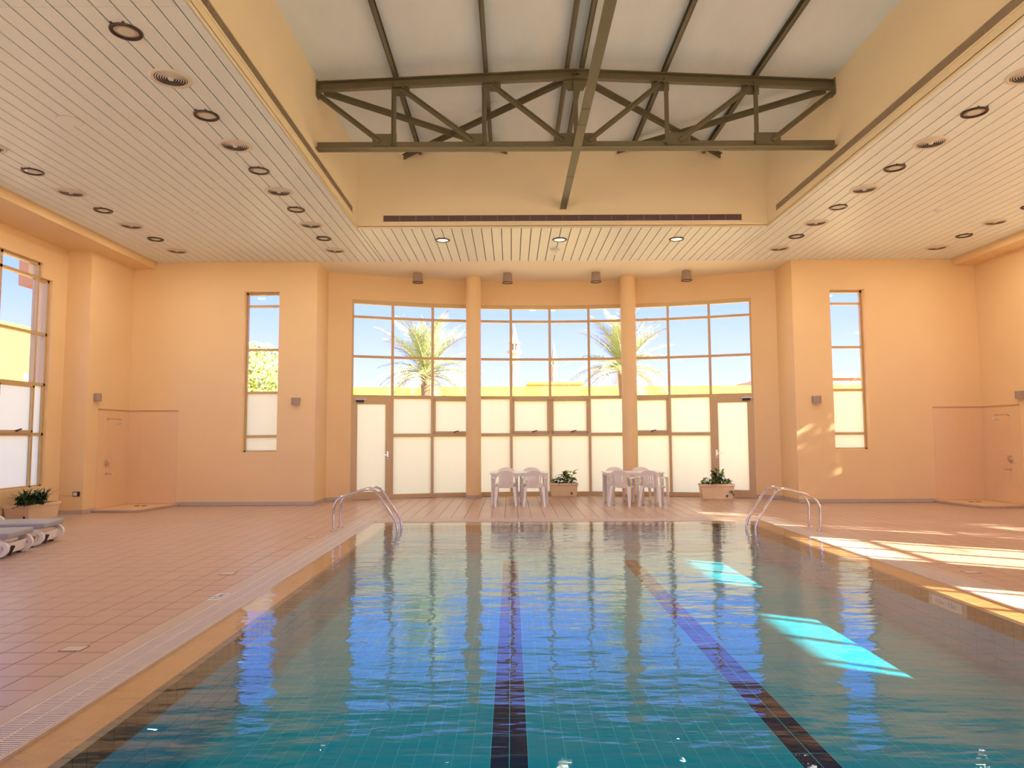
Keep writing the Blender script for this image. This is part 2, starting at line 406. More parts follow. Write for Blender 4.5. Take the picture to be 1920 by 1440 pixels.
# charcoal edge tiles, top band and face
back = MB(); ring(back, -INX - .062, INX + .062, INY0 - .062, INY1 + .062, -INX - .006, INX + .006, INY0 - .006, INY1 + .006, -.17, -.034)
pl(back, 'edge_joint', M['edgegrout'])
def edge_mesh(L):   # face tile (0.125) with depth toward +x
    mb = MB(); g = .0035
    mb.box(0, .008, g, L - g, -.162, -.036)
    return mb.mesh('edge_tile', M['edgetile'])
def top_mesh(L):
    mb = MB(); g = .0035
    mb.hexa([(0, g, -.036), (.058, g, -.036), (.058, L - g, -.036), (0, L - g, -.036)], [(0, g, -.031), (.058, g, -.028), (.058, L - g, -.028), (0, L - g, -.031)])
    return mb.mesh('rim_tile', M['edgetile'])
ny = int(round((INY1 - INY0) / .25)); py_ = (INY1 - INY0) / ny
nxx = int(round(2 * INX / .25)); px_ = 2 * INX / nxx
e1, t1, e2, t2 = edge_mesh(py_ / 2), top_mesh(py_), edge_mesh(px_ / 2), top_mesh(px_)
for s in (-1, 1):
    for i in range(2 * ny):
        y = INY0 + i * py_ / 2
        if s == 1 and 6.78 < y + .06 < 7.42: continue
        if y < 2.6: continue
        o = link('edge_tile', e1, pool, (s * INX, y - 7 + (py_ / 2 if s < 0 else 0), 0), PI if s < 0 else 0)
    for i in range(ny):
        y = INY0 + i * py_
        if y < 2.6: continue
        link('rim_tile', t1, pool, (s * INX, y - 7 + (py_ if s < 0 else 0), 0), PI if s < 0 else 0)
for i in range(nxx):
    x = -INX + i * px_
    link('rim_tile', t2, pool, (x + px_, INY1 - 7, 0), PI / 2)
    for k in (0, 1): link('edge_tile', e2, pool, (x + px_ / 2 * (k + 1), INY1 - 7, 0), PI / 2)
dm = MB(); dm.box(INX - .001, INX + .006, 6.86, 7.34, -.145, -.055); pl(dm, 'depth_plate', M['white'])
o = link('plate_lettering', text_mesh('1.5m   1.5m', .07, M['ink'], 'plate_lettering'), pool, (INX - .0015, .11, -.10)); o.rotation_euler = (PI / 2, 0, -PI / 2)
# orange coping strips just under the water film
cop = MB(); ring(cop, -POOLX, POOLX, POOLY0, POOLY1, -INX - .06, INX + .06, INY0 - .06, INY1 + .06, -.09, -.0287)
pl(cop, 'coping_bed', M['copline'])
wst = (POOLX - INX - .06) / 3
def strip(L):
    mb = MB(); mb.hexa([(.0025, .002, -.05), (wst - .0025, .002, -.05), (wst - .0025, L - .002, -.05), (.0025, L - .002, -.05)],
                       [(.0025, .002, -.028), (wst - .0025, .002, -.028), (wst - .0025, L - .002, -.028), (.0025, L - .002, -.028)]); return mb.mesh('coping_tile', M['coping'])
nL = 6; Ls = (POOLY1 - POOLY0) / nL; s1 = strip(Ls); nW = 4; Lw = 2 * (INX + .06) / nW; s2 = strip(Lw)
for s in (-1, 1):
    for k in range(3):
        for i in range(nL):
            x = INX + .06 + k * wst; y = POOLY0 + i * Ls
            link('coping_tile', s1, pool, (x if s > 0 else -x, y - 7 + (Ls if s < 0 else 0), 0), PI if s < 0 else 0)
for k in range(3):
    for i in range(nW):
        link('coping_tile', s2, pool, (-INX - .06 + (i + 1) * Lw, INY1 + .06 + k * wst - 7, 0), PI / 2)
# gutter channel and grate sections of slats
gt = MB(); ring(gt, -GX, GX, GY0, GY1, -POOLX, POOLX, POOLY0, POOLY1, -.25, -.05); pl(gt, 'gutter_channel', M['gutter'])
ed = MB()
for a, bb in ((POOLX, POOLX + .012), (GX - .012, GX)):
    dy = bb - POOLX if a == POOLX else None
ring(ed, -GX, GX, GY0, GY1, -GX + .012, GX - .012, GY0 + .012, GY1 - .012, -.06, -.002)
ring(ed, -POOLX - .012, POOLX + .012, POOLY0 - .012, POOLY1 + .012, -POOLX, POOLX, POOLY0, POOLY1, -.06, -.006)
pl(ed, 'gutter_lip', M['grate'])
def grate(L, wd=.276):
    mb = MB(); n = int(L / .024); p = L / n
    for i in range(n): mb.box(.0, wd, i * p + .004, i * p + .018, -.03, -.003)
    for xx in (.0, wd / 2 - .006, wd - .008): mb.box(xx, xx + (.012 if xx > 0 and xx < wd - .02 else .008), 0, L, -.032, -.0028)
    return mb.mesh('grate_section', M['grate'])
ng = 24; Lg = (GY1 - GY0) / ng; g1 = grate(Lg); ngw = 14; Lgw = 2 * POOLX / ngw; g2 = grate(Lgw)
for s in (-1, 1):
    for i in range(ng):
        y = GY0 + i * Lg
        if y < 2.5: continue
        link('grate_section', g1, pool, (s * (POOLX + .012), y - 7 + (Lg if s < 0 else 0), 0), PI if s < 0 else 0)
for i in range(ngw): link('grate_section', g2, pool, (-POOLX + (i + 1) * Lgw, POOLY1 + .012 - 7, 0), PI / 2)
wm = MB(); wm.add([(-POOLX, POOLY0, 0), (POOLX, POOLY0, 0), (POOLX, POOLY1, 0), (-POOLX, POOLY1, 0)], [(0, 1, 2, 3)])
wo_ = wm.build('pool_water', M['water']); wo_.location = (0, 0, -.010)
tag(wo_, 'rippling teal water filling the swimming pool', 'water', kind='stuff')

# ------------------------------------------------------------------ walls
def panel(mb, axis, c0, c1, u0, u1, z0, z1, holes):
    """wall slab between c0..c1 across, running u0..u1, with rectangular holes (ua,ub,za,zb)"""
    us = sorted(set([u0, u1] + [h for hh in holes for h in hh[:2]])); us = [u for u in us if u0 <= u <= u1]
    for a, b_ in zip(us, us[1:]):
        m_ = (a + b_) / 2; zs = sorted([(h[2], h[3]) for h in holes if h[0] < m_ < h[1]])
        z = z0
        for za, zb_ in zs + [(z1, z1)]:
            if za > z + 1e-6:
                if axis == 'x': mb.box(c0, c1, a, b_, z, za)
                else: mb.box(a, b_, c0, c1, z, za)
            z = zb_
WI, WO_, WZ0, WZ1 = 6.496, 7.318, 1.231, 5.0
for s, nm in ((-1, 'wall_back_left'), (1, 'wall_back_right')):
    mb = MB(); a, b_ = sorted((s * XC, s * (XS + .3))); h0, h1 = sorted((s * WI, s * WO_))
    panel(mb, 'y', YB, YB + TW, a, b_, 0, H + .25, [(h0, h1, WZ0, WZ1)])
    # return and curved flank of the bay
    x0, x1 = sorted((s * XC, s * (XC + .3))); mb.box(x0, x1, YB + TW, 17.6, 0, H + .25)
    tag(mb.build(nm, M['wall']), 'peach back wall %s of the curved glazed bay' % ('left' if s < 0 else 'right'), 'wall', kind='structure')
# curved wall: flanks beside and band above the glazing
bay = MB(); EX = BR * math.sin(math.radians(22.36))
A0 = math.asin(EX / BR); A1 = math.asin((XC + .02) / BR)
def arcp(a, r): return (r * math.sin(a), BCY + r * math.cos(a))
def arc_slab(mb, a0, a1, r0, r1, z0, z1, n):
    for i in range(n):
        p, q = a0 + (a1 - a0) * i / n, a0 + (a1 - a0) * (i + 1) / n
        mb.hexa([(*arcp(p, r0), z0), (*arcp(q, r0), z0), (*arcp(q, r1), z0), (*arcp(p, r1), z0)], [(*arcp(p, r0), z1), (*arcp(q, r0), z1), (*arcp(q, r1), z1), (*arcp(p, r1), z1)])
arc_slab(bay, -A0, A0, BR, BR + .25, 5.06, H + .25, 40)
for s in (-1, 1): arc_slab(bay, s * A0, s * A1, BR, BR + .25, 0, H + .25, 4)
tag(bay.build('wall_bay', M['wall'], smooth=True), 'curved peach wall framing the bay glazing', 'wall', kind='structure')
# side walls
ZW0, ZW1, ZS1 = .62, 5.10, 4.80
LW = [(12.85, 1.06, .30), (9.2, 1.35, .30), (5.7, 1.35, .30), (2.2, 1.35, .30), (-1.3, 1.35, .30)]  # off-frame left windows widened, the last one added, for more daylight
RW = [(12.85, .9, .28), (9.38, .9, .28), (5.9, .80, .24), (2.3, .80, .24)]
for s, nm, WL in ((-1, 'wall_left', LW), (1, 'wall_right', RW)):
    mb = MB(); hs = []
    for yc, hw, st in WL: hs += [(yc - hw - st, yc - hw, ZW0, ZS1), (yc - hw, yc + hw, ZW0, ZW1), (yc + hw, yc + hw + st, ZW0, ZS1)]
    c0, c1 = sorted((s * XW, s * (XW + TW))); panel(mb, 'x', c0, c1, YF - .3, YP + .01, 0, H + .25, hs)
    c0, c1 = sorted((s * XS, s * (XW + TW))); mb.box(c0, c1, YP, YB + TW, 0, H + .25)
    tag(mb.build(nm, M['wall']), 'peach side wall with tall windows on the %s of the pool' % ('left' if s < 0 else 'right'), 'wall', kind='structure')
FW = [(-7.8, 1.5), (-3.9, 1.5), (0, 1.5), (3.9, 1.5), (7.8, 1.5)]  # unseen windows added behind the viewer to let daylight in
mb = MB(); panel(mb, 'y', YF - .3, YF, -XW - TW, XW + TW, 0, H + .25, [(c - h, c + h, .12, 5.0) for c, h in FW])
tag(mb.build('wall_front', M['wall']), 'peach wall behind the viewer with tall windows added for daylight', 'wall', kind='structure')
# skirting
for s, nm in ((-1, 'left'), (1, 'right')):
    mb = MB(); a, b_ = sorted((s * XC, s * 8.8)); mb.box(a, b_, YB - .012, YB, 0, .09)
    x0, x1 = sorted((s * (XC - .012), s * XC)); mb.box(x0, x1, YB, arc(XC) - .01, 0, .09)
    arc_slab(mb, *sorted((s * A0, s * (A1 - .002))), BR - .012, BR, 0, .09, 4)
    tag(mb.build('baseboard_back_' + nm, M['base']), 'low grey skirting along the back wall, %s half' % nm, 'skirting', kind='structure')
    mb = MB(); x0, x1 = sorted((s * XS, s * XW)); mb.box(x0, x1, YP - .012, YP, 0, .09)
    x0, x1 = sorted((s * (XW - .012), s * XW)); mb.box(x0, x1, YF, YP - .012, 0, .09)
    x0, x1 = sorted((s * (XS - .012), s * XS)); mb.box(x0, x1, YP - .012, YP + .42, 0, .09)
    tag(mb.build('baseboard_' + nm, M['base']), 'low grey skirting along the %s side wall' % nm, 'skirting', kind='structure')

# ------------------------------------------------------------------ ceiling
cm = MB()
cm.box(-XW - TW, -OPX - .14, YF - .3, YB + .05, H + .03, H + .2); cm.box(OPX + .14, XW + TW, YF - .3, YB + .05, H + .03, H + .2)
cm.box(-OPX - .14, OPX + .14, OPY1 + .14, YB + .05, H + .03, H + .2); cm.box(-OPX - .14, OPX + .14, YF - .3, OPY0 - .14, H + .03, H + .2)
ceiling = cm.build('ceiling', M['plankback'])
tag(ceiling, 'cream metal plank ceiling around the raised roof opening', 'ceiling', kind='structure')
rows = [(YF, 1.48), (1.48, 6.43), (6.43, 11.38), (11.38, YB)]
pk = {}
def plank(x0, x1, y0, y1):
    if x1 - x0 < .03: return
    k = (round(x1 - x0, 3), round(y1 - y0, 3))
    if k not in pk:
        a, L = k[0] / 2 - .007, k[1] / 2 - .003; e = .006
        pk[k] = MB().add([(-a, -L, .03), (a, -L, .03), (a, L, .03), (-a, L, .03), (-a, -L, e), (a, -L, e), (a, L, e), (-a, L, e), (-a + e, -L, 0), (a - e, -L, 0), (a - e, L, 0), (-a + e, L, 0)],
                  [(11, 10, 9, 8), (4, 5, 9, 8)[::-1], (5, 6, 10, 9)[::-1], (6, 7, 11, 10)[::-1], (7, 4, 8, 11)[::-1], (0, 1, 5, 4), (1, 2, 6, 5), (2, 3, 7, 6), (3, 0, 4, 7)]).mesh('ceiling_plank', M['plank'])
    link('ceiling_plank', pk[k], ceiling, ((x0 + x1) / 2, (y0 + y1) / 2, H + random.uniform(0, .0015)))
for i in range(-49, 50):
    x0 = max(-XE, i * .2 - .02); x1 = min(XE, i * .2 + .18)
    if x1 <= x0: continue
    for (y0, y1) in rows[1:]:
        for a, b_ in ((x0, min(x1, -OPX - .02)), (max(x0, OPX + .02), x1)):
            if b_ - a > .02: plank(a, b_, y0, y1)
    a, b_ = max(x0, -OPX - .02), min(x1, OPX + .02)
    if b_ - a > .02: plank(a, b_, OPY1 + .02, YB)
# soffit beams along the side walls and plaster ceiling of the bay
for s, nm in ((-1, 'left'), (1, 'right')):
    mb = MB(); a, b_ = sorted((s * XE, s * (XW + .02))); mb.box(a, b_, YF, YB, 5.55, H + .03)
    tag(mb.build('ceiling_soffit_' + nm, M['wall']), 'peach dropped soffit along the %s side wall' % nm, 'soffit', kind='structure')
bc = MB(); n = 36; pts = [(-XC, YB - .0)] + [arcp(-A1 + 2 * A1 * i / n, BR + .1) for i in range(n + 1)] + [(XC, YB - .0)]
bc.prism(pts[::-1], H + .001, H + .15)
tag(bc.build('ceiling_bay', M['bay_ceiling']), 'smooth cream plaster ceiling of the glazed bay', 'ceiling', kind='structure')
# raised opening walls and roof
ZE, ZR = 7.24, 7.45
for s, nm in ((-1, 'left'), (1, 'right')):
    mb = MB(); a, b_ = sorted((s * OPX, s * (OPX + .13))); mb.box(a, b_, OPY0 - .13, OPY1 + .13, H + .03, 7.6); a, b_ = sorted((s * OPX, s * (OPX + .012))); mb.box(a, b_, OPY0 - .012, OPY1 + .012, H - .008, H + .04)
    tag(mb.build('wall_upper_' + nm, M['upper']), 'cream wall of the raised roof opening, %s side' % nm, 'wall', kind='structure')
for y0, y1, nm, lb in ((OPY1, OPY1 + .13, 'back', 'cream wall closing the far end of the roof opening'), (OPY0 - .13, OPY0, 'front', 'cream wall closing the near end of the roof opening')):
    mb = MB(); mb.box(-OPX, OPX, y0, y1, H + .03, 7.7); mb.box(-OPX, OPX, *((y0, y0 + .012) if nm == 'back' else (y1 - .012, y1)), H - .008, H + .04)
    tag(mb.build('wall_upper_' + nm, M['upper']), lb, 'wall', kind='structure')
roof = thing('roof', 'low pitched pale panelled roof over the steel trusses', 'roof', (0, 7, 7.2), kind='structure')
ycuts = [OPY0, 2.2, 5.4, 8.6, 11.8, OPY1]
for s in (-1, 1):
    for y0, y1 in zip(ycuts, ycuts[1:]):
        a, b_ = s * .0, s * (OPX + .1); y0 += .002; y1 -= .002
        q0 = [(a, y0 - 7, ZR - 7.2), (b_, y0 - 7, ZE - 7.2 - .005), (b_, y1 - 7, ZE - 7.2 - .005), (a, y1 - 7, ZR - 7.2)]
        if s < 0: q0 = q0[::-1]
        MB().hexa(q0, [(x, y, z + .12) for x, y, z in q0]).build('roof_panel', M['roofpanel'], roof)
def roofz(x): return ZR - (ZR - ZE) * abs(x) / OPX

# ------------------------------------------------------------------ steel roof structure
def channel(mb, x, y0, y1, z1, d=.075, w=.05, sgn=1):
    mb.box(x - .006, x + .006, y0, y1, z1 - d, z1); mb.box(*sorted((x, x + sgn * w)), y0, y1, z1 - d, z1 - d + .008); mb.box(*sorted((x, x + sgn * w)), y0, y1, z1 - .008, z1)
PUR = [(-2.86, 'second from the left wall', 1), (-1.44, 'midway up the left slope', 1), (-.16, 'left one of the ridge pair', 1), (.13, 'right one of the ridge pair', -1), (1.43, 'midway up the right slope', -1), (2.86, 'second from the right wall', -1)]
PUR = [(-2.86, 'low on the left slope', 1), (-1.44, 'midway up the left slope', 1), (-.16, 'left of the ridge', 1), (.13, 'right of the ridge', -1), (1.43, 'midway up the right slope', -1), (2.86, 'low on the right slope', -1)]
for x, lb, s in PUR:
    mb = MB(); channel(mb, 0, OPY0 - 7, OPY1 - 7, 0, .095, .06, s)
    o = mb.build('roof_purlin', M['steel']); o.location = (x, 7, roofz(x) - .004)
    tag(o, 'olive steel purlin running %s under the roof panels' % lb, 'purlin', 'purlins under the roof')
def truss(Y, lb):
    t = thing('roof_truss', lb, 'truss', (0, Y, 6.1), group='steel roof trusses')
    zt = lambda x: 7.27 - .19 * abs(x) / OPX - 6.1       # centre of top chord
    zbm = 6.14 - 6.1
    for s in (-1, 1):
        mb = MB(); p0, p1 = (0, 0, zt(0)), (s * OPX, 0, zt(OPX))
        mb.bar((0, -.012, zt(0)), (s * OPX, -.012, zt(OPX)), .012, .15); mb.bar((0, -.05, zt(0) + .07), (s * OPX, -.05, zt(OPX) + .07), .09, .012); mb.bar((0, -.05, zt(0) - .07), (s * OPX, -.05, zt(OPX) - .07), .09, .012)
        mb.build('top_chord', M['steel'], t)
        MB().box(*sorted((s * (OPX - .02), s * OPX)), -.1, .06, zt(OPX) - .16, zt(OPX) + .1).build('end_plate', M['steel'], t)
    mb = MB(); mb.box(-OPX + .01, OPX - .01, -.008, .004, zbm - .065, zbm + .065); mb.box(-OPX + .01, OPX - .01, -.10, .08, zbm - .065, zbm - .05); mb.build('bottom_chord', M['steel'], t)
    xv = (-2.86, -1.44, 0, 1.43, 2.84)
    for x in xv:
        mb = MB(); mb.box(x - .035, x + .035, -.03, -.022, zbm, zt(x)); mb.box(x - .035, x - .027, -.09, -.025, zbm, zt(x)); mb.build('vertical_post', M['steel'], t)
    dg = [(-4.03, zt(4) - .14, -3.08, zbm + .06), (-2.74, zt(2.7) - .1, -1.62, zbm + .06), (-1.33, zt(1.3) - .1, -.2, zbm + .06)]
    for s in (-1, 1):
        for x0, z0, x1, z1 in dg:
            mb = MB(); mb.bar((x0 if s < 0 else -x0, -.045, z0), (x1 if s < 0 else -x1, -.045, z1), .012, .085)
            mb.bar((x0 if s < 0 else -x0, -.075, z0 + .03), (x1 if s < 0 else -x1, -.075, z1 + .03), .06, .012); mb.build('diagonal_brace', M['steel'], t)
    for x0, x1, z0, z1 in ((-3.2, -2.82, zbm, zbm + .19), (-1.78, -1.4, zbm, zbm + .19), (-.32, .32, zbm, zbm + .19), (1.4, 1.8, zbm, zbm + .19), (2.8, 3.22, zbm, zbm + .19),
                           (-2.9, -2.62, zt(2.7) - .2, zt(2.7)), (-1.48, -1.18, zt(1.3) - .2, zt(1.3)), (1.2, 1.48, zt(1.3) - .2, zt(1.3)), (2.62, 2.9, zt(2.7) - .2, zt(2.7))):
        MB().box(x0, x1, -.02, -.01, z0, z1).build('gusset_plate', M['steel'], t)
    g = MB(); g.add([(-.26, -.02, zt(0)), (.26, -.02, zt(0)), (.12, -.02, zt(0) - .25), (-.12, -.02, zt(0) - .25), (-.26, -.01, zt(0)), (.26, -.01, zt(0)), (.12, -.01, zt(0) - .25), (-.12, -.01, zt(0) - .25)],
                    [(0, 3, 2, 1), (4, 5, 6, 7), (0, 1, 5, 4), (1, 2, 6, 5), (2, 3, 7, 6), (3, 0, 4, 7)]); g.build('gusset_plate', M['steel'], t)
    return t
truss(10.71, 'olive steel lattice truss spanning the roof opening in full view')
tb = thing('tie_beam', 'long olive steel T beam along the middle of the opening below the truss', 'beam', (0, 7, 6.13))
mb = MB(); mb.box(-.055, .075, OPY0 - 7, OPY1 - 7, -.055, -.043); mb.build('flange', M['steel'], tb)
mb = MB(); mb.box(-.006, .006, OPY0 - 7, OPY1 - 7, -.043, .09); mb.build('web', M['steel'], tb)
for y in (2.2, 5.0, 9.35, 9.85, 11.9):
    MB().box(-.05, .07, y - 7 - .008, y - 7 + .008, -.0575, -.0545).build('batten_plate', M['dark'], tb)
for (x0, y0, x1, y1, lb) in ((0, 10.7, -3.16, 13.6, 'olive steel roof brace from the ridge to the far wall, left one'), (-4.0, 10.78, -1.1, 13.6, 'olive steel roof brace from the left truss end to the far wall'),
                             (0, 10.7, 3.16, 13.6, 'olive steel roof brace from the ridge to the far wall, right one'), (4.0, 10.78, 1.1, 13.6, 'olive steel roof brace from the right truss end to the far wall')):
    mb = MB(); a = (x0, y0, roofz(x0) - .2); bb_ = (x1, y1, roofz(x1) - .16)
    mb.bar(a, bb_, .012, .09); v = Vector(a), Vector(bb_); mb.bar(v[0] + Vector((0, -.035, .04)), v[1] + Vector((0, -.035, .04)), .075, .012)
    tag(mb.build('roof_brace', M['steel']), lb, 'brace', 'diagonal roof braces')

# ------------------------------------------------------------------ linear slot grilles in the upper walls
def slot(name, label, L, h, blade, loc, rz, n=16):
    t = thing(name, label, 'grille', loc, rz, 'long slot grilles in the upper walls')
    mb = MB(); mb.box(-L / 2 - .03, L / 2 + .03, -.012, 0, h / 2, h / 2 + .025); mb.box(-L / 2 - .03, L / 2 + .03, -.012, 0, -h / 2 - .025, -h / 2)
    mb.box(-L / 2 - .03, -L / 2, -.012, 0, -h / 2, h / 2); mb.box(L / 2, L / 2 + .03, -.012, 0, -h / 2, h / 2); mb.build('grille_frame', M['upper'], t)
    MB().box(-L / 2, L / 2, -.002, 0, -h / 2, h / 2).build('grille_back', M['slotpurple'] if blade is M['slotblade'] else M['slotback'], t)
    nb = 6
    for i in range(nb):
        z = -h / 2 + (i + .5) * h / nb
        mb = MB(); mb.hexa([(-L / 2, -.009, z - .007), (L / 2, -.009, z - .007), (L / 2, -.002, z + .001), (-L / 2, -.002, z + .001)], [(-L / 2, -.009, z - .005), (L / 2, -.009, z - .005), (L / 2, -.002, z + .003), (-L / 2, -.002, z + .003)])
        mb.build('blade', blade, t)
    for i in range(n + 1):
        x = -L / 2 + (L - .006) * i / n; MB().box(x, x + .006, -.0105, -.002, -h / 2, h / 2).build('divider', M['slotgrey'], t)
slot('slot_grille', 'long purplish slot grille in the far upper wall', 7.13, .125, M['slotblade'], (0, OPY1 - .001, 5.90), 0, 22)
slot('slot_grille', 'long grey slot grille in the left upper wall', 11.9, .12, M['slotgrey'], (-OPX + .001, 7.22, 5.93), PI / 2, 26)
slot('slot_grille', 'long grey slot grille in the right upper wall', 11.9, .12, M['slotgrey'], (OPX - .001, 7.22, 5.93), -PI / 2, 26)

# ------------------------------------------------------------------ downlights, diffusers and detectors
dl_ring = MB().lathe([(.118, -.001), (.12, -.014), (.150, -.016), (.158, -.004), (.158, .0), (.118, .002)], 32, closed=True).mesh('lamp_ring', M['ring'], True)
dl_ref = MB().lathe([(.119, .0), (.117, -.004), (.10, .0), (.04, .0025), (0, .0025)], 32).mesh('lamp_reflector', M['reflector'], True)
# the plank ceiling is closed, so the reflector is a shallow dish with the lamp glass in it
dl_ref = MB().lathe([(.119, -.002), (.095, -.0045), (.045, -.0065), (.0, -.007)], 32).mesh('lamp_reflector', M['reflector'], True)
dl_lens = MB().lathe([(.082, -.0055), (.05, -.0085), (0, -.0095)], 24).mesh('lamp_glass', M['faint'], True)
dl_lens_on = MB().lathe([(.112, -.0045), (.06, -.0095), (0, -.011)], 24).mesh('lamp_glass', M['glow'], True)
lamp_light = bpy.data.lights.new('downlight_lamp', 'AREA'); lamp_light.shape = 'DISK'; lamp_light.size = .2; lamp_light.energy = LAMP_W; lamp_light.color = LAMP_COL
def downlight(x, y, label, on=False, group=None):
    t = thing('downlight', label, 'downlight', (x, y, H), group=group)
    link('lamp_ring', dl_ring, t); link('lamp_reflector', dl_ref, t); link('lamp_glass', dl_lens_on if on else dl_lens, t)
    for s in (-1, 1): link('spring_clip', clip, t, (s * .06, -.178, -.002))
    l = bpy.data.objects.new('downlight_lamp', lamp_light); C.objects.link(l); l.parent = t; l.location = (0, 0, -.03)  # added fill light, also below the unlit glasses
clip = MB().box(-.008, .008, 0, .025, -.006, .004).mesh('spring_clip', M['ring'])
vent_rim = MB().lathe([(.178, -.002), (.18, -.012), (.205, -.015), (.226, -.008), (.232, 0), (.178, 0)], 36, closed=True).mesh('vent_rim', M['vent'], True)
vent_back = MB().lathe([(.18, -.001), (0, -.0012)], 36).mesh('vent_dark_disc', M['ventdark'])  # flat dark disc stands for the shaded hollow behind the rings
vent_rings = [MB().lathe([(r, -.006), (r - .010, -.012), (r - .012, -.012), (r - .003, -.005)], 32, closed=True).mesh('vent_ring', M['vent'], True) for r in (.168, .142, .116, .09, .064)]
vent_hub = MB().lathe([(.038, -.004), (.03, -.018), (0, -.02)], 20).mesh('vent_hub', M['vent'], True)
def diffuser(x, y, label, group):
    t = thing('air_diffuser', label, 'air diffuser', (x, y, H), group=group)
    link('vent_rim', vent_rim, t); link('vent_dark_disc', vent_back, t)
    for me in vent_rings: link('vent_ring', me, t)
    link('vent_hub', vent_hub, t)
Y0L, SL = 6.84, 1.8784
for xx, nm, k0d, k0v in ((-4.935, 'inner left row', 0, 0), (4.935, 'inner right row', 1, 0), (-8.44, 'outer left row', 2, 1), (8.44, 'outer right row', 3, 3)):
    for k in range(5):
        lbl = ORD[4 - k]
        if k >= k0d: downlight(xx, Y0L + k * SL, 'round recessed downlight with dark ring, %s, %s' % (nm, lbl), group='downlights in the plank ceiling')
        if k >= k0v: diffuser(xx, Y0L + (k + .5) * SL, 'round ringed air diffuser, %s, %s' % (nm, lbl), 'air diffusers in the plank ceiling')
for x, lb in ((-2.47, 'left of three lit downlights along the back ceiling'), (0, 'middle of three lit downlights along the back ceiling'), (2.47, 'right of three lit downlights along the back ceiling')):
    downlight(x, 14.52, lb, True, 'lit downlights along the back')
t = thing('ceiling_speaker', 'plain round cream cover plate in the left plank ceiling', 'cover plate', (-6.77, 8.85, H))
MB().lathe([(.15, 0), (.148, -.008), (.13, -.011), (0, -.012)], 32).build('speaker_grille', M['plank'], t, True)
MB().lathe([(.154, 0), (.154, -.006), (.149, -.006), (.149, 0)], 32, closed=True).build('speaker_rim', M['vent'], t, True)
for x, y, lb in ((-6.82, 12.58, 'small white detector dome in the left plank ceiling'), (6.86, 12.67, 'small white detector dome in the right plank ceiling')):
    t = thing('smoke_detector', lb, 'detector', (x, y, H), group='small ceiling detectors')
    MB().lathe([(.05, 0), (.05, -.015), (.035, -.03), (0, -.034)], 20).build('dome', M['white'], t, True)
    MB().lathe([(.07, 0), (.068, -.008), (.05, -.009)], 20).build('base_plate', M['white'], t, True)
t = thing('smoke_detector', 'white detector with hanging sensor behind the middle lit downlight', 'detector', (-.05, 15.3, H))
MB().lathe([(.11, 0), (.11, -.01), (.09, -.03), (.04, -.04), (0, -.04)], 24).build('base_plate', M['white'], t, True)
MB().lathe([(.012, -.04), (.012, -.10), (.04, -.105), (.04, -.12), (0, -.125)], 16).build('hanging_sensor', M['white'], t, True)

# ------------------------------------------------------------------ columns and bay spot lamps
for s, nm in ((-1, 'left'), (1, 'right')):
    t = thing('column', 'round smooth peach column in the bay, %s of the two' % nm, 'column', (s * 2.01, 18.02, 0), group='round columns of the bay')
    MB().lathe([(.195, 0), (.195, H)], 40).build('shaft', M['wall'], t, True)
    MB().lathe([(.196, H - .03), (.212, H - .02), (.212, H)], 40).build('collar', M['wall'], t, True)
    for k in range(28):
        a = 2 * PI * k / 28; o = MB().box(-.0205, .0205, -.207, -.195, 0, .085).build('skirting_tile', M['base'], t) if k == 0 else link('skirting_tile', o.data, t)
        o.rotation_euler = (0, 0, a)
sp_b = MB().lathe([(0, 0), (.105, 0), (.108, -.01), (.132, -.235), (.128, -.235), (.112, -.1), (0, -.09)], 28).mesh('lamp_body', M['taupe'], True)
sp_r = MB().lathe([(.133, -.235), (.135, -.25), (.122, -.25), (.122, -.235)], 28, closed=True).mesh('lamp_rim', M['dark'], True)
sp_g = MB().lathe([(.121, -.235), (0, -.238)], 24).mesh('lamp_glass', M['taupe'])
for x, y, lb in ((-3.39, 17.52, 'leftmost'), (-1.12, 17.6, 'second from the left'), (1.13, 17.55, 'third from the left'), (3.4, 17.42, 'rightmost')):
    t = thing('ceiling_spot_lamp', 'taupe tapered cylinder lamp under the bay ceiling, %s' % lb, 'ceiling lamp', (x, y, H), group='cylinder lamps in the bay')
    link('lamp_body', sp_b, t); link('lamp_rim', sp_r, t); link('lamp_glass', sp_g, t)

# ------------------------------------------------------------------ glazing
def framebox(p, q, z0, z1, w, d):    # vertical post between plan points
    pass
ZT = [0, .11, 1.605, 2.59, 3.61, 4.625, 5.0]    # centres of the bay transoms
wnd = thing('window_1', 'tall curved bay glazing of gold framed panes', 'window', (0, 18.5, 0), kind='structure')
WORG = Vector((0, 18.5, 0))
def wl(mb, name, mt, par=None): 
    o = mb.build(name, mt, par or wnd)
    if par is None: o.location = -WORG
    return o
angs = [math.radians(-22.36 + 4.472 * k) for k in range(11)]
RG = BR + .06
node = [Vector((*arcp(a, RG), 0)) for a in angs]
def post(p, a, w, d, z0, z1, off=0):
    t_ = Vector((math.cos(a), -math.sin(a), 0)); n_ = Vector((math.sin(a), math.cos(a), 0)); c = p + n_ * off
    q = [c - t_ * w / 2 - n_ * d / 2, c + t_ * w / 2 - n_ * d / 2, c + t_ * w / 2 + n_ * d / 2, c - t_ * w / 2 + n_ * d / 2]
    return MB().hexa([(v.x, v.y, z0) for v in q], [(v.x, v.y, z1) for v in q])
for k, (p, a) in enumerate(zip(node, angs)):
    wl(post(p, a, .10 if k in (0, 10) else .065, .12, 0, 5.05), 'mullion', M['alu'])
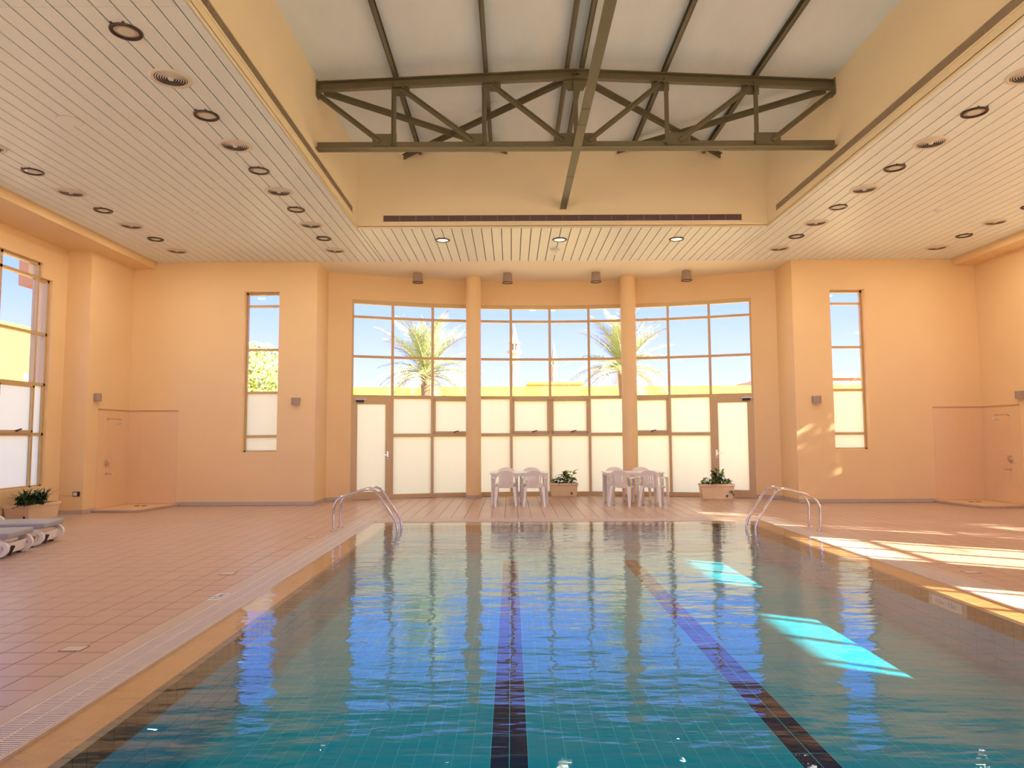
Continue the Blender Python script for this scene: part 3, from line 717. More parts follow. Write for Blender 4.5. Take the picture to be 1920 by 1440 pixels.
for k in range(10):
    p, q = node[k], node[k + 1]; d = (q - p).normalized(); n_ = Vector((-d.y, d.x, 0)) if d.x * 0 + 1 else None
    def rail(z0, z1, dep=.10):
        v = [p - n_ * dep / 2, q - n_ * dep / 2, q + n_ * dep / 2, p + n_ * dep / 2]
        return MB().hexa([(c.x, c.y, z0) for c in v], [(c.x, c.y, z1) for c in v])
    door = k in (0, 9)
    wl(rail(4.96, 5.06, .12), 'head_rail', M['alu'])
    for z0, z1 in ((4.592, 4.655), (3.575, 3.64), (2.545, 2.63)): wl(rail(z0, z1), 'transom', M['alu'])
    if not door:
        wl(rail(0, .11), 'sill_rail', M['alu']); wl(rail(1.565, 1.645), 'transom', M['alu'])
    def pane(z0, z1, mt, ins=.03, nm='pane', par=None):
        a_, b_ = p + d * ins, q - d * ins; t_ = n_ * .004
        v = [a_ - t_, b_ - t_, b_ + t_, a_ + t_]
        return wl(MB().hexa([(c.x, c.y, z0) for c in v], [(c.x, c.y, z1) for c in v]), nm, mt)
    pane(4.65, 4.965, M['clear'], nm='clear_pane'); pane(3.635, 4.597, M['clear'], nm='clear_pane'); pane(2.625, 3.58, M['clear'], nm='clear_pane')
    if not door:
        pane(.105, 1.57, M['frost'], nm='frosted_pane'); pane(1.64, 2.55, M['frost'], nm='frosted_pane')
        if k in (2, 4, 5, 7):     # opening light with its own sash and handle
            sash = MB()
            for (ua, ub, z0, z1) in ((.035, .085, 1.645, 2.545), (-.085, -.035, 1.645, 2.545), (.035, -.035, 1.645, 1.70), (.035, -.035, 2.49, 2.545)):
                a_ = (p + d * ua) if ua > 0 else (q + d * ua); b_ = (p + d * ub) if ub > 0 else (q + d * ub); t0 = n_ * .05; t1 = n_ * .075 * -1
                v = [a_ + t1, b_ + t1, b_ + t0, a_ + t0]
                sash.hexa([(c.x, c.y, z0) for c in v], [(c.x, c.y, z1) for c in v])
            so_ = wl(sash, 'sash', M['alu'])
            c = p + d * (d.dot(q - p) * .55) - n_ * .09
            h = MB(); h.bar(c + Vector((0, 0, 1.69)), c + d * .11 + Vector((0, 0, 1.715)), .02, .022); h.bar(c + n_ * .03 + Vector((0, 0, 1.68)), c - n_ * .01 + Vector((0, 0, 1.68)), .035, .035)
            wl(h, 'sash_handle', M['dark'], so_)
    else:
        s = -1 if k == 0 else 1
        dr = thing('door_%d' % (1 if s < 0 else 2), 'gold framed frosted glass door at the %s end of the bay' % ('left' if s < 0 else 'right'), 'door', (0, 18.5, 0), kind='structure')
        def dp(u0, u1, z0, z1, n0, n1, nm, mt, par=dr):
            L = (q - p).length; a_, b_ = p + d * u0 * L, p + d * u1 * L
            v = [a_ - n_ * n0, b_ - n_ * n0, b_ + n_ * n1, a_ + n_ * n1]
            o = MB().hexa([(c.x, c.y, z0) for c in v], [(c.x, c.y, z1) for c in v]).build(nm, mt, par)
            if par is dr: o.location = -WORG
            return o
        dp(.028, .155, .02, 2.54, .055, .03, 'door_stile', M['alu']); dp(.845, .972, .02, 2.54, .055, .03, 'door_stile', M['alu'])
        dp(.155, .845, 2.40, 2.54, .055, .03, 'door_rail', M['alu']); dp(.155, .845, .02, .19, .055, .03, 'door_rail', M['alu'])
        dp(.15, .85, .19, 2.40, .004, .004, 'frosted_pane', M['frost']); dp(.0, 1, .0, .02, .06, .05, 'threshold', M['base'])
        hu = .89 if s < 0 else .11
        h = dp(hu - .02, hu + .02, 1.0, 1.20, .065, -.05, 'handle_plate', M['chrome']); hs_ = -1 if s < 0 else 1
        dp(*sorted((hu, hu + hs_ * .12)), 1.10, 1.125, .11, -.085, 'lever', M['chrome'], h)
        dp(hu - .012, hu + .012, 1.02, 1.05, .075, -.06, 'keyhole', M['dark'], h)
        cu = .10 if s < 0 else .72
        dp(cu + .02, cu + .2, 2.44, 2.50, .12, -.055, 'door_closer', M['dark']); dp(cu, cu + .25, 2.505, 2.52, .10, -.06, 'closer_arm', M['chrome'])
        hx = .02 if s < 0 else .98
        for z in (.35, 1.0, 1.75, 2.35): dp(hx - .012, hx + .012, z, z + .10, .075, -.05, 'hinge', M['alu'])

def flat_window(name, label, axis, fixed, u0, u1, zs, depth, mus, frost_below, org, fr=.05, hole_steps=None):
    """rectangular window in plane; zs = transom centre heights incl. bottom and top; mus = interior mullions"""
    t = thing(name, label, 'window', org, kind='structure'); O = Vector(org)
    def bx(ua, ub, z0, z1, d, nm, mt):
        a, b_ = sorted((fixed - d / 2, fixed + d / 2))
        o = (MB().box(ua, ub, a, b_, z0, z1) if axis == 'y' else MB().box(a, b_, ua, ub, z0, z1)).build(nm, mt, t); o.location = -O
    bx(u0, u0 + fr, zs[0], zs[-1], depth, 'jamb', M['alu']); bx(u1 - fr, u1, zs[0], zs[-1], depth, 'jamb', M['alu'])
    bx(u0, u1, zs[-1] - .05, zs[-1], depth, 'head_rail', M['alu']); bx(u0, u1, zs[0], zs[0] + .03, depth, 'sill_rail', M['alu'])
    for z in zs[1:-1]: bx(u0 + fr, u1 - fr, z - .028, z + .028, depth, 'transom', M['alu'])
    for u in mus: bx(u - .03, u + .03, zs[0], zs[-1], depth, 'mullion', M['alu'])
    us = [u0 + fr] + list(mus) + [u1 - fr]
    for a, b_ in zip(us, us[1:]):
        for z0, z1 in zip(zs, zs[1:]):
            fz = (z0 + z1) / 2 < frost_below
            bx(a, b_, z0 + .02, z1 - .02, .008, 'frosted_pane' if fz else 'clear_pane', M['frost'] if fz else M['clear'])
    return t
for s, i in ((-1, 2), (1, 3)):
    a, b_ = sorted((s * WI, s * WO_))
    flat_window('window_%d' % i, 'narrow tall window in the back wall %s of the bay' % ('left' if s < 0 else 'right'), 'y', YB + .2, a, b_, [1.235, 1.595, 2.625, 3.64, 4.685, 4.998], .08, [], 2.6, ((a + b_) / 2, YB + .2, 1.235), .045)
wi = 4
for c_, h_ in FW:
    flat_window('window_%d' % wi, 'tall gold framed window added behind the viewer for daylight, %s' % {-7.8: 'leftmost', -3.9: 'second from the left', 0: 'middle one', 3.9: 'second from the right', 7.8: 'rightmost'}[c_], 'y', YF - .15, c_ - h_, c_ + h_, [.12, 1.6, 2.6, 3.6, 4.6, 5.0], .1, [c_], 0, (c_, YF - .15, .12)); wi += 1
for s, WL in ((-1, LW), (1, RW)):
    for n_i, (yc, hw, st) in enumerate(WL):
        X = s * (XW + .12); nm = ('left' if s < 0 else 'right')
        t = flat_window('window_%d' % wi, 'tall gold framed window in the %s side wall, %s' % (nm, ORD[n_i]), 'x', X, yc - hw, yc + hw, [ZW0, 1.66, 2.66, 3.68, 4.80, ZW1 + .002], .10, [yc], 2.6 if s < 0 and n_i == 0 else 1.2, (X, yc, ZW0), .05); wi += 1
        O = Vector((X, yc, ZW0))
        for s2 in (-1, 1):
            u0, u1 = sorted((yc + s2 * hw, yc + s2 * (hw + st)))
            def bx(ua, ub, z0, z1, d, n2, mt):
                a, b_ = X - d / 2, X + d / 2
                o = MB().box(a, b_, ua, ub, z0, z1).build(n2, mt, t); o.location = -O
            ue = u0 if s2 < 0 else u1
            bx(*sorted((ue, ue - s2 * .05)), ZW0, ZS1, .10, 'jamb', M['alu']); bx(u0, u1, ZS1 - .05, ZS1, .10, 'head_rail', M['alu']); bx(u0, u1, ZW0, ZW0 + .03, .10, 'sill_rail', M['alu'])
            for z in (1.66, 2.66, 3.68): bx(u0, u1, z - .028, z + .028, .10, 'transom', M['alu'])
            for z0, z1 in zip((ZW0, 1.66, 2.66, 3.68), (1.66, 2.66, 3.68, 4.77)):
                fz = (z0 + z1) / 2 < (2.6 if s < 0 and n_i == 0 else 1.2); bx(u0 + .02, u1 - .02, z0 + .02, z1 - .02, .008, 'frosted_pane' if fz else 'clear_pane', M['frost'] if fz else M['clear'])
        if s < 0 and n_i == 0:
            sa = MB(); x = X + .062
            for a, b_, z0, z1 in ((yc + .035, yc + .085, 1.70, 2.62), (yc + hw - .10, yc + hw - .05, 1.70, 2.62), (yc + .035, yc + hw - .05, 1.69, 1.74), (yc + .035, yc + hw - .05, 2.58, 2.63)): sa.box(x - .015, x + .02, a, b_, z0, z1)
            q = sa.build('sash', M['alu'], t); q.location = -O
            hm = MB(); hm.bar((x + .04, yc + .55, 1.735), (x + .04, yc + .66, 1.76), .022, .025); hm.box(x + .01, x + .05, yc + .53, yc + .565, 1.71, 1.745); hm.build('sash_handle', M['dark'], q)

# ------------------------------------------------------------------ showers
def shower(s, nm):
    X = s * XS
    t = thing('shower_surround', 'tiled shower corner with peach tiles at the %s end of the back wall' % nm, 'shower', (s * 9.4, 16, 0))
    O = Vector((s * 9.4, 16, 0))
    def bx(x0, x1, y0, y1, z0, z1, n2, mt):
        a, b_ = sorted((x0, x1)); o = MB().box(a, b_, y0, y1, z0, z1).build(n2, mt, t); o.location = -O; return o
    # large wall tiles with fine joints
    nn = 4; ww = (XS - 8.8 - .008) / nn
    for i in range(nn):
        for j in range(5):
            bx(s * (8.8 + i * ww + .0004), s * (8.8 + (i + 1) * ww - .0004), YB - .008, YB, .06 + j * .424 + .0004, .06 + (j + 1) * .424 - .0004, 'wall_tile', M['showertile'])
    y0 = 15.12; wy = (YB - .008 - y0) / 4
    for i in range(4):
        for j in range(5):
            bx(X, X - s * .008, y0 + i * wy + .0004, y0 + (i + 1) * wy - .0004, .06 + j * .424 + .0004, .06 + (j + 1) * .424 - .0004, 'wall_tile', M['showertile'])
    bx(s * 8.8, X - s * .012, YB - .012, YB, 2.18, 2.215, 'border_strip', M['tile_line']); bx(X, X - s * .012, y0, YB - .012, 2.18, 2.215, 'border_strip', M['tile_line'])
    poly = [(X, 15.0), (s * 8.95, 14.95), (s * 8.74, YB), (X, YB)]
    poly = [(x - O.x, y - O.y) for x, y in poly]
    if s < 0: poly = poly[::1]
    o = MB().prism(poly if s > 0 else poly, 0, .05).build('shower_tray', M['showertile'], t)
    mb = MB(); p = [Vector((x, y, .045)) for x, y in poly]; mb.bar(p[0] - Vector((s * .0, 0, 0)), p[1], .05, .03); mb.bar(p[1], p[2], .05, .03); mb.build('tray_kerb', M['decktrim'], t)
    for k in (0, 1): MB().lathe([(.06, .051), (.055, .056), (0, .056)], 16, (s * (.05 - k * .16), -.12, 0)).build('drain', M['dark'], t, True)
    f = thing('shower_fittings', 'chrome shower head, valve and spout on the %s shower wall' % nm, 'shower head', (X - s * .008, 15.46, 0))
    mb = MB(); mb.tube([(0, 0, 2.0), (-s * .30, .0, 1.985), (-s * .335, .0, 1.975), (-s * .345, .0, 1.94), (-s * .345, .0, 1.90)], .011, 8); mb.build('shower_arm', M['chrome'], f, True)
    MB().lathe([(0, 1.905), (.03, 1.9), (.11, 1.885), (.112, 1.872), (0, 1.872)], 24, (-s * .345, 0, 0)).build('shower_head', M['chrome'], f, True)
    def disc(z, r, d, n2):
        mb = MB().lathe([(0, 0), (r, 0), (r, d * .6), (r * .8, d), (0, d)], 24); o = mb.build(n2, M['chrome'], f, True); o.location = (0, 0, z); o.rotation_euler = (0, -s * PI / 2, 0); return o
    disc(2.0, .032, .02, 'arm_flange'); v = disc(1.02, .085, .02, 'valve_plate'); disc(.80, .035, .02, 'spout_flange')
    mb = MB(); mb.tube([(0, 0, 0), (0, 0, .07)], .03, 12); mb.bar((0, 0, .055), (.09, 0, .075), .018, .014); mb.build('valve_lever', M['chrome'], v, True)
    MB().tube([(0, 0, .80), (-s * .13, 0, .795), (-s * .165, 0, .775), (-s * .17, 0, .755)], .017, 10).build('spout', M['chrome'], f, True)
shower(-1, 'left'); shower(1, 'right')

# ------------------------------------------------------------------ wall lamps and sockets
wb = MB().lathe([(0, .085), (.10, .085)], 4).mesh('x', None)
def wall_lamp(x, y, z, rz, lb):
    t = thing('wall_lamp', lb, 'wall lamp', (x, y, z), rz, 'taupe wall lamps')
    n = 10; pts = [(-.095 + .19 * i / n, -.07 - .035 * math.sin(PI * i / n)) for i in range(n + 1)]
    MB().prism([(.095, 0), (-.095, 0)][::-1] + pts[::-1], -.08, .08).build('lamp_shade', M['taupe'], t)
    MB().box(-.06, .06, -.02, 0, -.06, .06).build('back_plate', M['dark'], t)
wall_lamp(-6.06, YB, 2.41, 0, 'taupe wall lamp between the left narrow window and the bay'); wall_lamp(6.08, YB, 2.39, 0, 'taupe wall lamp between the bay and the right narrow window')
wall_lamp(-XS, 15.02, 2.45, PI / 2, 'taupe wall lamp above the left shower'); wall_lamp(XS, 15.05, 2.41, -PI / 2, 'taupe wall lamp above the right shower')
t = thing('wall_socket', 'dark framed white wall socket by the left shower pier', 'socket', (-10.08, YP, .42))
MB().box(-.075, .075, -.012, 0, -.05, .05).build('socket_frame', M['dark'], t, bevel=.004); MB().box(-.058, .018, -.018, -.01, -.035, .035).build('socket_plate', M['white'], t); MB().box(.03, .06, -.016, -.01, -.03, .03).build('socket_switch', M['gasket'], t)
for x, lb in ((-10.36, 'left one of two blank peach plates on the left pier'), (-10.25, 'right one of two blank peach plates on the left pier')):
    t = thing('blank_plate', lb, 'wall plate', (x, YP, .42), group='blank wall plates'); MB().box(-.05, .05, -.007, 0, -.04, .04).build('plate', M['wall'], t, bevel=.003)
    for z in (-.03, .03): MB().box(-.004, .004, -.009, -.006, z - .004, z + .004).build('screw', M['dark'], t)

# ------------------------------------------------------------------ pool ladders
def ladder(s, yA, yB, lb):
    t = thing('pool_ladder', lb, 'ladder', (s * 3.6, (yA + yB) / 2, 0), group='steel pool ladders')
    prof = [(4.04, 0), (4.05, .26), (4.045, .40), (4.0, .50), (3.92, .565), (3.80, .605), (3.60, .665), (3.50, .69), (3.42, .695), (3.35, .67), (3.29, .60), (3.12, .35), (3.03, .21), (2.985, .12), (2.97, .02), (2.97, -.46)]
    for y in (yA, yB):
        y -= (yA + yB) / 2
        MB().tube([(s * (px - 3.6), y, z) for px, z in prof], .0215, 10).build('rail', M['chrome'], t, True)
        MB().lathe([(.024, .03), (.03, .012), (.06, .008), (.06, 0)], 16, (s * .44, y, 0)).build('flange', M['chrome'], t, True)
    for z in (-.18, -.40):
        MB().box(*sorted((s * -.60, s * -.68)), yA - (yA + yB) / 2, yB - (yA + yB) / 2, z - .012, z + .012).build('tread', M['chrome'], t)
ladder(-1, 11.95, 12.42, 'polished steel ladder rails at the left edge of the pool'); ladder(1, 11.66, 12.1, 'polished steel ladder rails at the right edge of the pool')

# ------------------------------------------------------------------ plastic table sets
def make_chair():
    t = thing('plastic_chair', '', 'chair', group='white plastic chairs')
    mb = MB(); n = 6
    def zseat(v): return .42 + .012 * (v * 2 - 1) ** 2 + (-.03 * (v - .85) / .15 if v > .85 else 0)
    g = [[(-.21 - .02 * v + (u / n) * (.42 + .04 * v), -.20 + .43 * v, zseat(v) + .012 * (2 * u / n - 1) ** 2) for u in range(n + 1)] for v in [i / n for i in range(n + 1)]]
    vs = [p for r in g for p in r]; N = len(vs); vs += [(x, y, z - .02) for x, y, z in vs]; fs = []
    for i in range(n):
        for j in range(n):
            a, b_, c, d = i * (n + 1) + j, i * (n + 1) + j + 1, (i + 1) * (n + 1) + j + 1, (i + 1) * (n + 1) + j
            fs += [(a, b_, c, d), (d + N, c + N, b_ + N, a + N)]
    ring_ = [j for j in range(n + 1)] + [i * (n + 1) + n for i in range(1, n + 1)] + [n * (n + 1) + j for j in range(n - 1, -1, -1)] + [i * (n + 1) for i in range(n - 1, 0, -1)]
    for a, b_ in zip(ring_, ring_[1:] + ring_[:1]): fs.append((b_, a, a + N, b_ + N))
    mb.add(vs, fs); mb.build('seat', M['plastic'], t, True)
    def bk(a, z):   # point on the curved back at angle a (deg), height z
        r = math.radians(a); lean = (z - .43) * .22
        return Vector((.255 * math.sin(r) * (1 + (z - .43) * .12), -.115 - .13 * math.cos(r) - lean, z))
    def ztop(a): return .805 - .10 * (a / 62) ** 2 - .04 * (a / 62) ** 6
    mb = MB(); st = 16; aa = [-70 + 140 * i / st for i in range(st + 1)]
    for a, b_ in zip(aa, aa[1:]):
        p0, p1, q0, q1 = bk(a, ztop(a) - .085), bk(b_, ztop(b_) - .085), bk(a, ztop(a)), bk(b_, ztop(b_)); o = Vector((0, .014, 0))
        mb.hexa([p0, p1, p1 + o, p0 + o], [q0, q1, q1 + o, q0 + o])
    br = mb.build('backrest', M['plastic'], t, True)
    for a in (-34, -24, -13, -2, 9, 20, 31):
        mb = MB(); a += 1.5; wd = 3.9
        for z0, z1 in ((.42, .56), (.56, ztop(a) - .07)):
            p0, p1, q0, q1 = bk(a - wd, z0), bk(a + wd, z0), bk(a - wd, z1), bk(a + wd, z1); o = Vector((0, .012, 0)); mb.hexa([p0, p1, p1 + o, p0 + o], [q0, q1, q1 + o, q0 + o])
        mb.build('back_slat', M['plastic'], br)
    mb = MB(); p = [bk(a, .44) for a in range(-44, 45, 8)]
    for a, b_ in zip(p, p[1:]): o = Vector((0, .02, 0)); mb.hexa([a, b_, b_ + o, a + o], [v + Vector((0, 0, .05)) for v in (a, b_, b_ + o, a + o)])
    mb.build('lower_back_rail', M['plastic'], br)
    for s in (-1, 1):
        mb = MB(); pts = [bk(s * 62, ztop(62) - .045), Vector((s * .275, -.03, .645)), Vector((s * .285, .12, .63)), Vector((s * .275, .20, .61))]
        for a, b_ in zip(pts, pts[1:]): mb.bar(a, b_, .055, .022)
        mb.build('armrest', M['plastic'], t)
        mb = MB(); mb.hexa([(s * .295 - .02, .20, 0), (s * .295 + .02, .20, 0), (s * .295 + .02, .25, 0), (s * .295 - .02, .25, 0)], [(s * .275 - .027, .15, .62), (s * .275 + .027, .15, .62), (s * .275 + .027, .22, .62), (s * .275 - .027, .22, .62)]); mb.build('leg', M['plastic'], t)
        mb = MB(); mb.hexa([(s * .235 - .02, -.315, 0), (s * .235 + .02, -.315, 0), (s * .235 + .02, -.265, 0), (s * .235 - .02, -.265, 0)], [(s * .195 - .035, -.225, .44), (s * .195 + .035, -.225, .44), (s * .195 + .035, -.165, .44), (s * .195 - .035, -.165, .44)]); mb.build('leg', M['plastic'], t)
    return t
ch = make_chair(); first = [True]
def chair(x, y, rz, lb):
    if first[0]: first[0] = False; ch.location = (x, y, 0); ch.rotation_euler = (0, 0, rz); ch['label'] = lb
    else: dup(ch, lb, (x, y, 0), rz)
def make_table(x, y, rz, lb):
    t = thing('plastic_table', lb, 'table', (x, y, 0), rz, 'white plastic tables')
    hx, hy, r = .675, .40, .09; poly = []
    for cx, cy_, a0 in ((hx - r, hy - r, 0), (-hx + r, hy - r, 90), (-hx + r, -hy + r, 180), (hx - r, -hy + r, 270)):
        poly += [(cx + r * math.cos(math.radians(a0 + k * 18)), cy_ + r * math.sin(math.radians(a0 + k * 18))) for k in range(6)]
    MB().prism(poly, .715, .738).build('table_top', M['tabletop'], t)
    MB().prism([(x * .965, y_ * .95) for x, y_ in poly], .665, .716).build('apron', M['plastic'], t)
    for sx in (-1, 1):
        for sy_ in (-1, 1):
            mb = MB(); x0, y0 = sx * .60, sy_ * .33
            mb.hexa([(x0 - .03 + sx * .015, y0 - .012, 0), (x0 + .03 + sx * .015, y0 - .012, 0), (x0 + .03 + sx * .015, y0 + .012, 0), (x0 - .03 + sx * .015, y0 + .012, 0)], [(x0 - .05, y0 - .014, .68), (x0 + .05, y0 - .014, .68), (x0 + .05, y0 + .014, .68), (x0 - .05, y0 + .014, .68)])
            mb.hexa([(x0 + sx * .02 - .012, y0 - .03, 0), (x0 + sx * .02 + .012, y0 - .03, 0), (x0 + sx * .02 + .012, y0 + .03, 0), (x0 + sx * .02 - .012, y0 + .03, 0)], [(x0 + sx * .03 - .014, y0 - .05, .68), (x0 + sx * .03 + .014, y0 - .05, .68), (x0 + sx * .03 + .014, y0 + .05, .68), (x0 + sx * .03 - .014, y0 + .05, .68)]); mb.build('leg', M['plastic'], t)
make_table(-.86, 16.42, 0, 'white plastic table left of the leafy planter, four chairs around it'); make_table(1.77, 16.38, .03, 'white plastic table in front of the right column, four chairs around it')
chair(-1.19, 16.08, .06, 'white plastic chair, front left at the left table'); chair(-.52, 15.98, -.05, 'white plastic chair, front right at the left table')
chair(-1.18, 17.06, PI - .05, 'white plastic chair, back left at the left table'); chair(-.54, 17.02, PI + .03, 'white plastic chair, back right at the left table')
chair(1.47, 15.90, -.45, 'white plastic chair, front left at the right table'); chair(2.14, 15.88, -.45, 'white plastic chair, front right at the right table')
chair(1.48, 17.0, PI, 'white plastic chair, back left at the right table'); chair(2.13, 16.98, PI + .04, 'white plastic chair, back right at the right table')

# ------------------------------------------------------------------ planters and plants
def leaf_mesh(nm, mt, L, W, curl=.25, pts=5):
    mb = MB(); vs = []; fs = []
    for i in range(pts + 1):
        u = i / pts; w_ = W / 2 * math.sin(PI * min(1, u * .92 + .06)) ** .8; z = curl * L * (u - u * u * 1.5); x = L * u
        vs += [(x, -w_, z + .15 * w_), (x, 0, z), (x, w_, z + .15 * w_)]
    for i in range(pts):
        for j in (0, 1): fs.append((i * 3 + j, (i + 1) * 3 + j, (i + 1) * 3 + j + 1, i * 3 + j + 1))
    mb.add(vs, fs); return mb.mesh(nm, mt, True)
def planter(x, y, rz, w_, d_, h, lb):
    t = thing('planter_box', lb, 'planter', (x, y, 0), rz, 'cream planter boxes')
    a, b_, k = w_ / 2, d_ / 2, .9
    o = MB(); hx, hy = a * k, b_ * k
    o.hexa([(-hx, -hy, .03), (hx, -hy, .03), (hx, hy, .03), (-hx, hy, .03)], [(-a, -b_, h - .05), (a, -b_, h - .05), (a, b_, h - .05), (-a, b_, h - .05)]); o.build('planter_body', M['planter'], t, bevel=.012)
    o = MB(); ring(o, -a - .012, a + .012, -b_ - .012, b_ + .012, -a + .02, a - .02, -b_ + .02, b_ - .02, h - .055, h); o.build('planter_rim', M['planter'], t)
    MB().box(-hx + .02, hx - .02, -hy + .02, hy - .02, 0, .03).build('planter_foot', M['planter'], t)
    MB().box(-a + .02, a - .02, -b_ + .02, b_ - .02, h - .06, h - .03).build('soil', M['soil'], t)
    MB().box(hx * .55, hx * .55 + .035, -hy - .024, -hy - .008, .09, .14).build('water_gauge', M['dark'], t)
    return t
def plant(x, y, z, lb, spec, rz=0):
    t = thing('potted_plant', lb, 'plant', (x, y, z), rz, 'plants in the planter boxes')
    i = 0
    for me, n, sx, sy_, hz0, hz1, el0, el1, s0, s1 in spec:
        for _ in range(n):
            px, py = random.uniform(*sx), random.uniform(*sy_); hz = random.uniform(hz0, hz1); az = random.uniform(0, 2 * PI); el = math.radians(random.uniform(el0, el1))
            o = link(me.name.split('.')[0], me, t, (px, py, hz)); o.rotation_euler = (random.uniform(-.3, .3), -el, az); k = random.uniform(s0, s1); o.scale = (k, k, k)
            if i % 3 == 0 and hz > .06: MB().tube([(px * .7, py * .6, -.06), (px, py, hz)], .004, 5).build('stem', M['leaf'], t)
            i += 1
    return t
lf_big = leaf_mesh('large_leaf', M['leaflight'], .20, .10); lf_mid = leaf_mesh('leaf', M['leaf'], .11, .055); lf_red = leaf_mesh('red_leaf', M['leafred'], .12, .06); lf_dk = leaf_mesh('dark_leaf', M['leafdark'], .11, .05); lf_bl = leaf_mesh('blade_leaf', M['leafdark'], .30, .035, .35); lf_blg = leaf_mesh('green_blade_leaf', M['leaf'], .26, .04, .4)
planter(.30, 18.12, 0, .70, .30, .37, 'cream planter box against the glass between the two tables')
plant(.30, 18.12, .37, 'bushy plant with big light green leaves between the tables', [(lf_big, 18, (.0, .26), (-.1, .05), .08, .32, -15, 40, .9, 1.35), (lf_mid, 40, (-.32, .25), (-.12, .1), -.02, .13, -10, 50, .8, 1.3), (lf_red, 24, (-.02, .24), (-.13, .05), .0, .18, -10, 50, .9, 1.3), (lf_dk, 40, (-.3, .3), (-.12, .12), -.03, .10, -10, 50, .8, 1.3)])
planter(3.93, 17.12, -.06, .78, .34, .40, 'cream planter box in front of the right bay door')
plant(3.93, 17.12, .40, 'dark trailing plant in the planter by the right bay door', [(lf_mid, 60, (-.40, .42), (-.16, .12), -.02, .10, -25, 40, .8, 1.3), (lf_dk, 45, (-.35, .38), (-.17, .12), -.03, .14, -20, 50, .9, 1.4), (lf_mid, 45, (-.10, .16), (-.08, .08), .06, .32, -10, 60, .8, 1.3), (lf_dk, 26, (-.08, .15), (-.1, .05), .06, .28, -10, 60, .9, 1.4), (lf_dk, 9, (.22, .36), (-.185, -.165), -.26, -.05, -70, -20, .5, .7)])
planter(-10.18, 13.5, 0, .48, .90, .35, 'cream planter box under the left window')
plant(-10.06, 13.4, .35, 'dense dark bladed plant under the left window', [(lf_bl, 90, (-.02, .16), (-.48, .2), -.03, .10, 25, 78, .75, 1.0), (lf_blg, 40, (-.1, .12), (-.5, .1), -.03, .12, 20, 70, .7, .95), (lf_dk, 90, (-.15, .2), (-.5, .2), -.03, .14, -10, 60, 1.1, 1.6)])

# ------------------------------------------------------------------ sun loungers
def lounger(x, y, rz, lb):
    t = thing('sun_lounger', lb, 'sun lounger', (x, y, 0), rz, 'white sun loungers with grey cushions')
    # local: foot end at x=0, head at x=-1.95
    W = .34
    for s in (-1, 1):
        cu = [(-.12 + .125 * math.sin(q), .1375 + .0925 * math.cos(q)) for q in [k * PI / 12 for k in range(13)]]
        mb = MB(); mb.ribbon([(-1.95, .228), (-1.2, .232), (-.5, .23)] + cu + [(-.26, .043), (-.40, .055)], s * W - .028, s * W + .028, .05)
        mb.build('side_rail', M['plastic'], t)
        for xx in (-.48, -1.55):
            mb = MB(); mb.bar((xx, s * W, .23), (xx - .10, s * W, .02), .05, .06, (1, 0, 0)); mb.build('leg', M['plastic'], t)
            MB().box(xx - .16, xx - .06, s * W - .03, s * W + .03, 0, .02).build('rubber_foot', M['dark'], t)
        MB().box(-.30, -.12, s * W - .025, s * W + .025, .0, .03).build('rubber_foot', M['dark'], t)
    mb = MB(); n = 10
    for i in range(n):
        a, b_ = -1 + 2 * i / n, -1 + 2 * (i + 1) / n; f = lambda v: .0 - .05 * v * v
        mb.hexa([(f(a) - .03, a * W, .06), (f(b_) - .03, b_ * W, .06), (f(b_) - .05, b_ * W, .06), (f(a) - .05, a * W, .06)], [(f(a), a * W, .20), (f(b_), b_ * W, .20), (f(b_) - .03, b_ * W, .20), (f(a) - .03, a * W, .20)])
    mb.build('foot_panel', M['plastic'], t)
    MB().bar((-.0, -.16, .155), (-.02, -.24, .04), .012, .05, (1, 0, 0)).build('panel_slot', M['dark'], t)
    for k in range(7):
        xx = -.22 - k * .20; MB().box(xx - .06, xx + .06, -W, W, .235, .258).build('slat', M['plastic'], t)
    MB().box(-1.22, .03, -.345, .345, .262, .345).build('seat_cushion', M['cushion'], t, bevel=.022)
    mb = MB(); c0, c1 = Vector((-1.22, 0, .30)), Vector((-1.86, 0, .62)); mb.bar(c0, c1, .69, .083); mb.build('back_cushion', M['cushion'], t, bevel=.022)
    mb = MB(); mb.bar(c0 + Vector((-.02, 0, -.06)), c1 + Vector((-.03, 0, -.06)), .66, .025); mb.build('backrest_frame', M['plastic'], t)
    for s in (-1, 1):
        mb = MB(); pts = [(-.78, s * .37, .25), (-.86, s * .38, .36), (-1.0, s * .38, .42), (-1.2, s * .38, .42), (-1.32, s * .37, .36)]
        for a, b_ in zip(pts, pts[1:]): mb.bar(a, b_, .05, .03)
        mb.build('armrest', M['plastic'], t)
lounger(-7.98, 10.72, .20, 'white sun lounger with grey cushion, farther of the two at left'); lounger(-7.74, 9.66, .20, 'white sun lounger with grey cushion, nearer of the two at left')

